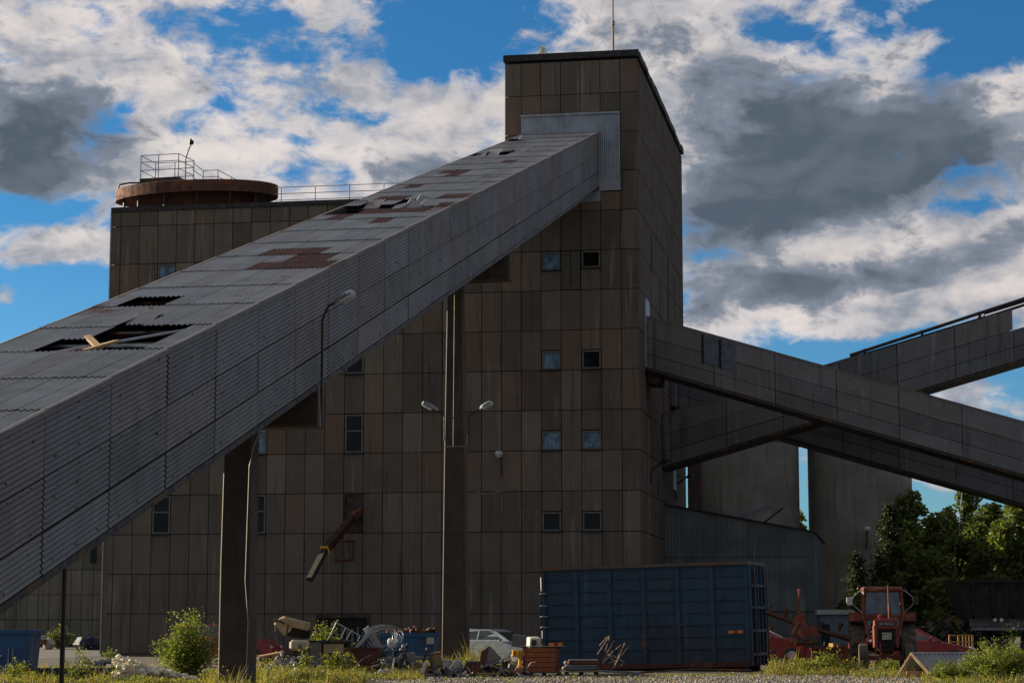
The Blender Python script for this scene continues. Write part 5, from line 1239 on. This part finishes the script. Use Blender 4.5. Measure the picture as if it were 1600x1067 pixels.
s = item('black_bucket', 'black plastic bucket and tyre under the tilted cabinet', 'bucket', 789, 62.0, .13); b = MB(); b.lathe([(.11, 0), (.15, .30), (.16, .30), (.16, .33)], 14); b.build('bucket', M['rubber'], s); b = MB(); b.tube([(-.16, 0, .3), (-.05, -.14, .42), (.12, -.1, .38), (.16, 0, .3)], .012, 5); b.build('handle', M['galv'], s)
s = item('timber_bin', 'orange brown slatted timber bin in front of the blue container', 'bin', 846, 62.4, .12)
zt = zy(1011, 62.4)-.12; b = MB(); h = (zt)/5
for k in range(5): b.ti = r.random(); b.box(-.54, .52, -.03, .0, k*h+.012, (k+1)*h-.006)
b.build('slat', M['crate'], s, kind='stuff')
b = MB(); b.box(-.52, .50, .0, .7, .02, zt-.03); b.box(.44, .53, -.05, -.03, 0, zt); b.box(-.55, -.48, -.05, -.03, 0, zt); b.build('inner_box', M['binred'], s)
b = MB(); b.box(-.58, .70, -.06, .75, zt, zt+.03); b.build('lid', M['void'], s)
pallet('pallet under the orange brown timber bin', 850, 62.6, 1.0, .8)
s = item('paving_slab', 'stained grey slab leaning in front of the silver car', 'slab', 811, 64, zy(1012, 64)); b = MB(); b.obox((0, 0, .21), .42, .05, .38, (.3, .14, 0)); s_ = b.build('slab', M['grey'], s)
s = item('washing_machine', 'dented white washing machine beside the timber bin', 'appliance', 834, 65, zy(1012, 65)); b = MB(); b.rbox((0, 0, .16), .36, .4, .34, (.1, 0, .3), .03); b.build('casing', M['white'], s); b = MB(); b.lathe([(.10, -.235), (.08, -.21)], 14, (.0, 0, .16), 'y'); b.build('porthole', M['rubber'], s)
pallet('dark pallet carrying two grey sacks', 908, 63.2, 1.0, .7)
for k, (z, lab) in enumerate(((.14, 'lower grey sack on the dark pallet'), (.30, 'upper rust stained sack on the dark pallet'))):
    s = item('cement_sack', lab, 'sack', 908+k*3, 63.2, z, 0, 'sacks on the dark pallet'); b = MB(); b.rbox((0, 0, .08), 1.0-k*.06, .5, .15, r=.06); b.build('sack_body', M['grey'] if not k else M['rust'], s); b = MB(); b.rbox((0, -.02, .16), .96-k*.08, .46, .03, r=.012); b.build('top_sheet', M['zinc'], s)
    b = MB(); b.ball((-.52, -.1, .08), .06); b.build('tied_end', M['white'], s)
s = item('rebar_tangle', 'tangle of thin bent steel bars standing against the blue container', 'scrap', 958, 62.8)
T = lambda x, y, dy=0: Vector(((x-958)*.0190, dy, zy(y, 62.8)))
b = MB()
for ln_ in ([(933, 1022), (952, 993), (946, 1018), (937, 1008), (949, 994)], [(942, 1032), (960, 1000), (948, 1020)], [(960, 1042), (976, 1004), (968, 1022)], [(983, 1008), (961, 1036), (953, 1022)], [(950, 1024), (970, 1007), (963, 1030), (955, 1046)], [(941, 1036), (955, 1022), (975, 1034), (966, 1044)], [(951, 1036), (966, 1029), (958, 1044)]):
    b.tube([T(x, y, r.uniform(-.15, .15)) for x, y in ln_], .0135, 5)
b.build('bars', surf('rusty_bar', (.32, .22, .17), (.2, .13, .1), .6), s)
b = MB(); b.obox((.15, 0, .12), 1.2, .6, .06, (0, .05, 0)); b.obox((.3, -.1, .05), 1.5, .5, .03); b.build('base_sheet', M['grey'], s)
s = item('steel_rail', 'long thin steel rail lying in front of the blue container', 'rail', 1080, 63.5); b = MB(); b.tube([(-1.9, 0, .06), (0, 0, .18), (1.8, 0, .15)], .03, 5); s_ = b.build('rail', M['steel'], s)
s = item('short_pipe', 'short white pipe lying on the ground below the container corner', 'pipe', 1157, 62.6); b = MB(); b.tube([(-.15, 0, .05), (.15, -.05, .02)], .03, 8); s_ = b.build('pipe', M['white'], s)

# small litter between the scrap: nobody could count it
for (mt, nm, lab, seed_) in (('steel', 'dark_litter', 'dark bits of scrap strewn along the foot of the scrap piles', 31), ('grey', 'grey_litter', 'grey and rusty fragments mixed through the scrap piles', 32), ('white', 'pale_litter', 'small pale fragments of plastic and paper among the scrap', 33)):
    q = random.Random(seed_); b = MB()
    for k in range(190 if mt != 'white' else 60):
        x = q.uniform(405, 700) if q.random() < .7 else q.uniform(640, 830); Yd = q.uniform(61.2, 64.5) if x < 640 else q.uniform(61, 63.2)
        p = gp_(x, Yd, abs(q.gauss(0, .22 if x < 640 else .10))+.03); u = q.random(); b.ti = q.random(); e_ = (q.uniform(-1.5, 1.5), q.uniform(-1.5, 1.5), q.uniform(-1.5, 1.5))
        if u < .45: b.obox(p, q.uniform(.05, .35), q.uniform(.03, .2), q.uniform(.01, .08), e_)
        elif u < .8: d = Vector((q.uniform(-.5, .5), q.uniform(-.2, .2), q.uniform(-.05, .35))); b.tube([p, p+d*.5+Vector((0, 0, q.uniform(-.08, .1))), p+d], q.uniform(.006, .02), 4)
        else: b.ball(tuple(p), q.uniform(.03, .10), n=6, jag=.35, rnd=q)
    b.build(nm, M[mt], None, label=lab, category='litter', kind='stuff')

# right side -------------------------------------------------------------
s = item('shed_roof', 'small grey corrugated gable roof set down on the grass', 'roof', 1460, 60.5, 0., .0)
kx = .0184; X0 = (1424-1460)*kx; X1 = (1530-1460)*kx; zr_ = zy(1021, 60.5)
b = MB(); A_ = Vector((1, 0, 0)); D_ = Vector((.42, -.72, -zr_+.06)); l_ = D_.length
b.corr((X0, 0, zr_), A_, D_.normalized(), (0, -.5, .85), X1-X0, l_, .13, .028, 2); b.corr((X0, 0, zr_), A_, Vector((-.3, .8, -zr_)).normalized(), (0, .5, .85), X1-X0, l_, .105, .02, 2)
b.build('sheet', surf('pale_sheet', (.30, .31, .32), (.22, .23, .24), .7, scale=2), s, fixn=False); b = MB(); b.tube([(X0-.03, 0, zr_+.02), (X1, 0, zr_+.02)], .03, 6); b.build('ridge', M['zinc'], s)
b = MB(); b.tube([(X0-.02, -.03, zr_), (X0-.40, -.1, .12)], .04, 4); b.tube([(X0-.02, -.03, zr_), (X0+.42, -.72, .06)], .045, 4); b.box(X0-.2, X0+.3, -.25, -.15, .1, .2)
b.build('gable_frame', M['wood'], s)
M['tipper'] = surf('shaded_rust', (.012, .007, .006), (.008, .006, .005), .85, scale=1.5)  # rust darkened: the shade lying on the body is in its colour
s = item('tipper_trailer', 'large dark rusty tipper body on a chassis at the right edge', 'trailer', 1560, 82)
zt, zb = zy(905, 82), zy(966, 82); k2 = 82/3300; b = MB()
b.prism([((1494-1560)*k2, zt), ((1516-1560)*k2, zb), (3.4, zb), (3.4, zt)], 0, 2.3); b.build('tipper_body', M['tipper'], s)
b = MB(); b.box((1492-1560)*k2, 3.4, -.08, -.002, zt-.12, zt)
for k in range(6): b.box((1520-1560)*k2+k*.75, (1520-1560)*k2+k*.75+.1, -.07, -.002, zb, zt-.12)
b.box((1514-1560)*k2, 3.4, -.07, -.002, zb, zb+.1); b.build('rib', M['tipper'], s)
b = MB(); b.box(-1.0, 3.2, .3, .5, zb-.3, zb); b.box(-1, 3.2, 1.8, 2., zb-.3, zb); b.box(-1.0, 3.2, .1, .25, zb-.45, zb-.33); b.build('chassis', M['grey'], s)
for x in (.1, 1.4, 2.6):
    b = MB(); b.lathe([(.25, -.15), (.48, -.15), (.5, -.1), (.5, .1), (.48, .15), (.25, .15)], 22, (x, .25, .5), 'y'); wv = b.build('wheel', M['rubber'], s); b = MB(); b.lathe([(.05, -.12), (.25, -.14), (.25, .1)], 16, (x, .25, .5), 'y'); b.build('rim', M['grey'], wv)
for x in (-.13, .12):
    b = MB(); b.lathe([(.07, -.05), (.07, .0)], 12, (x, -.05, zb-.05), 'y'); b.build('marker_lamp', M['lens'], s)
s = item('yellow_cage', 'yellow slatted pallet cage behind the red saloon', 'cage', 1502, 78, zy(1012, 78)); b = MB(); k2 = 78/3300
for x in (-18, -4, 18): b.box(x*k2-.03, x*k2+.03, 0, .06, 0, .48)
for z in (0.0, .2, .44): b.box(-18*k2, 18*k2, .002, .05, z, z+.05)
for x in (2, 7, 12): b.box(x*k2, x*k2+.04, .01, .05, .05, .44)
b.build('bars', surf('yellow_bar', (.38, .20, .05), (.26, .14, .04), .6, scale=4, rust=.2), s); b = MB(); b.box(-.4, .42, .06, .5, .02, .06); b.build('floor', M['card'], s)
s = item('timber_stack', 'small stack of reddish boards on dark scrap behind the saloon', 'timber', 1499, 84, zy(970, 84)); b = MB()
for k in range(4): b.ti = r.random(); b.obox((r.uniform(-.05, .05), 0, .03+k*.05), .8-k*.1, .3, .04, (0, -.06+r.uniform(-.03, .03), 0))
s_ = b.build('boards', surf('red_board', (.16, .07, .03), (.2, .14, .05), .8, scale=3), s)
s = item('scrap_heap', 'dark heap of mixed scrap metal between the tractor and the tipper', 'scrap', 1478, 84)
b = MB()
for k in range(90): b.obox((r.uniform(-1.3, 1.6), r.uniform(-.5, .8), abs(r.gauss(0, .6))+.05), r.uniform(.1, .5), r.uniform(.1, .4), r.uniform(.05, .3), (r.uniform(-1, 1), r.uniform(-1, 1), r.uniform(-1, 1)))
b.build('scrap_parts', M['steel'], s); b = MB()
for k in range(14): b.obox((r.uniform(-1.2, 1.), r.uniform(-.6, -.3), r.uniform(.7, 1.5)), r.uniform(.06, .3), r.uniform(.05, .2), r.uniform(.05, .2), (r.uniform(-1, 1), r.uniform(-1, 1), r.uniform(-1, 1)))
b.build('pale_parts', M['steel'], s)

# ------------------------------------------------------------ vegetation
M['leaf_b'] = leafmat('bush_leaf', (.07, .11, .022), (.28, .29, .07), .45)
M['leaf_t'] = leafmat('tree_leaf', (.04, .068, .02), (.20, .22, .07), .45)
M['leaf_s'] = leafmat('spruce_needle', (.018, .032, .014), (.055, .072, .028), .2)
M['grassm'] = leafmat('grass_blade', (.12, .10, .03), (.46, .36, .15), .35)
M['weedm'] = leafmat('weed_leaf', (.05, .08, .015), (.34, .34, .07), .4)
M['bark'] = surf('bark', (.07, .055, .04), (.04, .032, .026), .9, scale=5, bump=.5)
def leaf(b, p, s, r, up=.0, asp=.55):
    a = r.uniform(0, 6.283); el_ = r.uniform(-.9, .9)+up
    d = Vector((cos(a)*cos(el_), sin(a)*cos(el_), sin(el_)))
    c = d.cross(Vector((r.gauss(0, 1), r.gauss(0, 1), r.gauss(0, 1)))).normalized()
    b.ti = r.random()**1.4
    q = p + d*s*.5; b.add([p, q+c*s*asp*.5, p+d*s, q-c*s*asp*.5], [(0, 1, 2, 3)])
def bush(label, x, Yd, W_, H_, seed, nstem=70, per=75, ls=.07, mat='leaf_b', name='bush', cat='bush', bare=.2, group=None):
    r = random.Random(seed); t = item(name, label, cat, x, Yd, 0, 0, group); st_ = MB(); lf = MB()
    for k in range(nstem):
        a = r.uniform(0, 6.283); q = sqrt(r.random()); hx = cos(a)*q*W_/2; hy = sin(a)*q*W_/2*.8
        lob = 1+.22*sin(a*2+seed)+.14*sin(a*5+seed*2); hx *= lob; hy *= lob
        top = Vector((hx, hy, H_*(1-.45*q*q)*(r.uniform(.45, .92) if k % 5 else r.uniform(.9, 1.08)))); base = Vector((hx*.15, hy*.15, 0))
        mid = base.lerp(top, .5)+Vector((r.uniform(-.06, .06), r.uniform(-.06, .06), .05))*H_
        pts = [base, mid, top]; st_.tube(pts, .008*H_, 4, .003)
        for j in range(per):
            u = bare+(1-bare)*r.random()**.75
            p = (base.lerp(mid, u*2) if u < .5 else mid.lerp(top, u*2-1)) + Vector((r.gauss(0, .055), r.gauss(0, .055), r.gauss(0, .045)))*H_
            if p.z < .02: continue
            leaf(lf, p, ls*r.uniform(.6, 1.3), r, .1)
    st_.build('stem', M['bark'], t, fixn=False); lf.build('foliage', M[mat], t, fixn=False); return t
bush('leafy green bush in sunlight left of the nearest pillar', 293, 58.5, 1.75, 1.98, 3, 95, 85, .075)
bush('slender sapling with sparse leaves beside the thin steel post', 122, 56.6, .95, 1.15, 4, 22, 26, .065, 'weedm', 'sapling', 'sapling', .15)
bush('low leafy plant in the grass at the bottom left', 30, 57.5, .9, .62, 5, 20, 40, .065, 'weedm', 'shrub', 'shrub')
bush('dense green bush at the bottom right corner', 1560, 56.5, 2.5, 1.15, 6, 120, 75, .065)
bush('low spreading green bush in front of the small gable roof', 1490, 57.6, 1.3, .62, 7, 50, 60, .06)
bush('tall seeding plant rising out of the corner bush', 1583, 57.5, .5, 1.68, 8, 14, 60, .05, 'weedm', 'shrub', 'shrub', .35)
bush('leafy climbing weed in front of the workbench', 530, 61.2, .95, 1.0, 9, 34, 30, .075, 'weedm', 'shrub', 'shrub')
bush('thin leafy weed by the engine scrap', 480, 61.2, .55, .95, 10, 12, 28, .075, 'weedm', 'shrub', 'shrub')
bush('yellow green bush growing behind the workbench', 512, 67.5, 1.35, 1.68, 12, 50, 60, .08, 'weedm')
bush('dark shrub at the foot of the annex wall', 93, 121, 1.5, 1.4, 13, 40, 50, .12, 'leaf_t')
bush('small weed growing at the corner of the factory', 172, 77, .6, .85, 14, 14, 24, .07, 'leaf_b', 'shrub', 'shrub')
bush('light green weed seen against the container end', 1290, 64, 1.9, .78, 15, 60, 38, .07, 'weedm', 'shrub', 'shrub')
bush('bright bushy weed in front of the tractor', 1386, 63.2, .75, .62, 16, 30, 40, .065, 'weedm', 'shrub', 'shrub')
q = item('roof_shrub', 'tiny pale shrub growing on the tower roof', 'shrub', 848, 95.2, 26.9); q.location = B(fr(848, 80, .5).x, .5, ZT)
lf = MB(); st_ = MB(); r = random.Random(5); st_.tube([(0, 0, 0), (0, 0, .5)], .02, 4)
for k in range(170): leaf(lf, Vector((r.gauss(0, .1), r.gauss(0, .1), .02+abs(r.gauss(.25, .2)))), .09, r)
st_.build('stem', M['bark'], q); lf.build('foliage', M['leaf_l'], q, fixn=False)
# background wood
def tree(label, x, Yd, ytop, wpx, seed, kind='leafy', n=5200, name=None):
    r = random.Random(seed); H_ = zy(ytop, Yd); W_ = wpx*Yd/3300
    t = item('leafy_tree' if kind == 'leafy' else 'spruce_tree', label, 'tree', x, Yd, 0, 0, 'trees of the wood beyond the yard')
    tk = MB(); lf = MB()
    tk.tube([(0, 0, 0), (r.uniform(-.2, .2), 0, H_*.5), (0, 0, H_*.93)], .16, 7, .03)
    if kind == 'leafy':
        blobs = []
        for k in range(26):
            u = r.random(); a = r.uniform(0, 6.283); z = H_*(.16+.80*u); q = W_/2*sqrt(max(.05, 1-(abs(u-.38)/.66)**2))*r.uniform(.25, .95)
            c = Vector((cos(a)*q, sin(a)*q, z)); blobs.append((c, r.uniform(.5, 1.0)*W_*.21)); tk.tube([(0, 0, z*.75), tuple(c*.6+Vector((0, 0, z*.38))), tuple(c)], .05, 4, .012)
        blobs.append((Vector((0, 0, H_-.35)), .4))
        for k in range(n):
            c, s_ = blobs[int(r.random()**1*len(blobs))]; v = Vector((r.gauss(0, 1), r.gauss(0, 1), r.gauss(0, .8))).normalized()*s_*r.uniform(.55, 1.15)
            leaf(lf, c+v, r.uniform(.16, .34), r, 0, .7)
    else:
        z = .5
        while z < H_-.1:
            q = (1-z/H_); L_ = W_/2*1.25*(q**.6)*r.uniform(.7, 1.15); nb_ = 11
            for k in range(nb_):
                a = r.uniform(0, 6.283); e_ = Vector((cos(a)*L_, sin(a)*L_, z-.28*L_+r.uniform(-.1, .1))); s0 = Vector((0, 0, z)); tk.tube([s0, e_], .02, 3, .006)
                for j in range(int(14+L_*22)):
                    u = r.uniform(.1, 1.05); leaf(lf, s0.lerp(e_, u)+Vector((r.gauss(0, .12), r.gauss(0, .12), r.gauss(-.08, .09))), r.uniform(.14, .30), r, -.3, .35)
            z += .22+.12*q
        for k in range(40): leaf(lf, Vector((r.gauss(0, .05), r.gauss(0, .05), H_-r.random()*.8)), .16, r, 1., .3)
    tk.build('trunk', M['bark'], t, fixn=False); lf.build('crown', M['leaf_t' if kind == 'leafy' else 'leaf_s'], t, fixn=False); return t
TL = [
 (1393, 112, 785, 80, 'spruce', 'tall dark spruce against the right hand edge of the right silo'),
 (1341, 116, 856, 48, 'spruce', 'smaller dark spruce in front of the right silo'),
 (1432, 128, 766, 70, 'leafy', 'tall leafy tree just right of the right silo'),
 (1512, 132, 766, 84, 'leafy', 'tall leafy tree standing highest in the middle of the wood'),
 (1412, 104, 850, 84, 'leafy', 'dark leafy tree behind the tractor cab'),
 (1462, 118, 806, 88, 'leafy', 'leafy tree between the two tallest trees of the wood'),
 (1448, 98, 866, 90, 'leafy', 'leafy tree behind the right mirror of the tractor'),
 (1500, 106, 836, 96, 'leafy', 'broad leafy tree above the left corner of the tipper'),
 (1484, 90, 908, 64, 'leafy', 'low leafy tree touching the slanted end of the tipper'),
 (1556, 122, 788, 84, 'leafy', 'round leafy tree right of the highest tree'),
 (1548, 100, 856, 100, 'leafy', 'leafy tree standing behind the tipper'),
 (1598, 120, 776, 90, 'leafy', 'tall leafy tree at the right edge of the picture'),
 (1602, 102, 842, 96, 'leafy', 'leafy tree behind the right end of the tipper'),
 (1530, 140, 806, 90, 'leafy', 'distant leafy tree filling the gap right of the highest tree'),
 (1480, 142, 812, 90, 'leafy', 'distant leafy tree filling the gap left of the highest tree'),
 (1440, 146, 825, 90, 'leafy', 'distant leafy tree behind the tree next to the right silo'),
 (1580, 144, 812, 90, 'leafy', 'distant leafy tree low in the gap near the right edge'),
 (1252, 158, 800, 44, 'leafy', 'leafy tree seen in the gap between both silos'),
 (1375, 96, 925, 70, 'leafy', 'low dark tree directly behind the tractor cab'),
 (1330, 99, 945, 60, 'leafy', 'low dark shrubby tree behind the left mirror of the tractor'),
 (1650, 110, 800, 110, 'leafy', 'leafy tree cut off by the right edge'),
 (1425, 118, 815, 80, 'leafy', 'leafy tree squeezed between the right silo and the wood'),
 (1535, 112, 822, 90, 'leafy', 'leafy tree just right of the highest tree and lower'),
 (1575, 108, 818, 90, 'leafy', 'leafy tree in front of the tall tree near the right edge'),
 (1486, 124, 800, 90, 'leafy', 'leafy tree just left of the highest tree and lower'),
]
for i, (x, Yd, yt, w_, kd, lab) in enumerate(TL): tree(lab, x, Yd, yt, w_, 100+i, kd)
t = thing('utility_pole', 'thin pole with a wire rising above the wood at right', 'pole', gp_(1511, 120)); 
b = MB(); b.tube([(0, 0, 0), (0, 0, zy(748, 120))], .03, 6); b.build('pole', M['steel'], t); b = MB(); b.tube([(0, 0, zy(750, 120)), (-.5, 0, zy(900, 120))], .015, 4); b.build('stay_wire', M['galv'], t)
# undergrowth, grass and weeds: nobody could count them
gr = MB(); wd = MB(); r = random.Random(77)
def patch(x0, x1, Y0, Y1, h, n, wf=.35, hs=None):
    for k in range(n):
        px_ = r.uniform(x0, x1); Yd = r.uniform(Y0, Y1); p = gp_(px_, Yd); u = (px_-x0)/(x1-x0)
        clump = .22+.95*(.5+.5*sin(px_*.061+Yd*1.7)*sin(px_*.023+1+Yd*.6))**1.6*r.uniform(.6, 1.2); hh = h*clump*r.uniform(.35, 1.1)
        if r.random() < wf:
            for j in range(7):
                leaf(wd, p+Vector((r.gauss(0, .04), r.gauss(0, .04), hh*r.uniform(.2, 1))), r.uniform(.035, .075), r, .2)
        else:
            for j in range(3):
                a = r.uniform(0, 6.28); d = Vector((cos(a), sin(a), 0)); w2 = Vector((-sin(a), cos(a), 0))*.008; q = p+Vector((r.gauss(0, .05), r.gauss(0, .05), 0)); gr.ti = r.random(); l = hh*r.uniform(.6, 1.2)
                gr.add([q-w2, q+w2, q+d*l*.18+Vector((0, 0, l*.6))+w2*.7, q+d*l*.18+Vector((0, 0, l*.6))-w2*.7, q+d*l*.45+Vector((0, 0, l))], [(0, 1, 2, 3), (3, 2, 4)])
patch(325, 425, 44.5, 49.6, .62, 1300, .4)
patch(-20, 185, 55.2, 60.5, .36, 1700, .4)
patch(180, 345, 54.8, 56.6, .22, 900, .4)
patch(180, 345, 58.8, 61, .5, 800, .4)
patch(330, 570, 55.5, 61.5, .52, 3600, .45)
patch(540, 660, 58.5, 62, .34, 1100, .25)
patch(650, 800, 65.5, 67.5, .82, 1500, .5)
patch(640, 700, 62.5, 65, .5, 400, .5)
patch(1196, 1345, 62.8, 66, .52, 1700, .55)
patch(1330, 1500, 60.5, 64.5, .34, 1500, .4)
patch(1440, 1640, 54.5, 60, .32, 1700, .5)
patch(860, 1200, 62, 64, .13, 700, .2)
patch(560, 1450, 56, 62, .07, 900, .4)
patch(-20, 190, 62, 74, .25, 900, .3)
patch(400, 700, 66, 74, .5, 1500, .4)
patch(1200, 1640, 70, 90, .6, 2500, .4)
gr.build('grass', M['grassm'], None, fixn=False, label='sunlit tufts of dry and green grass in the yard', category='grass', kind='stuff')
wd.build('weeds', M['weedm'], None, fixn=False, label='low leafy weeds growing among the scrap and gravel', category='weeds', kind='stuff')
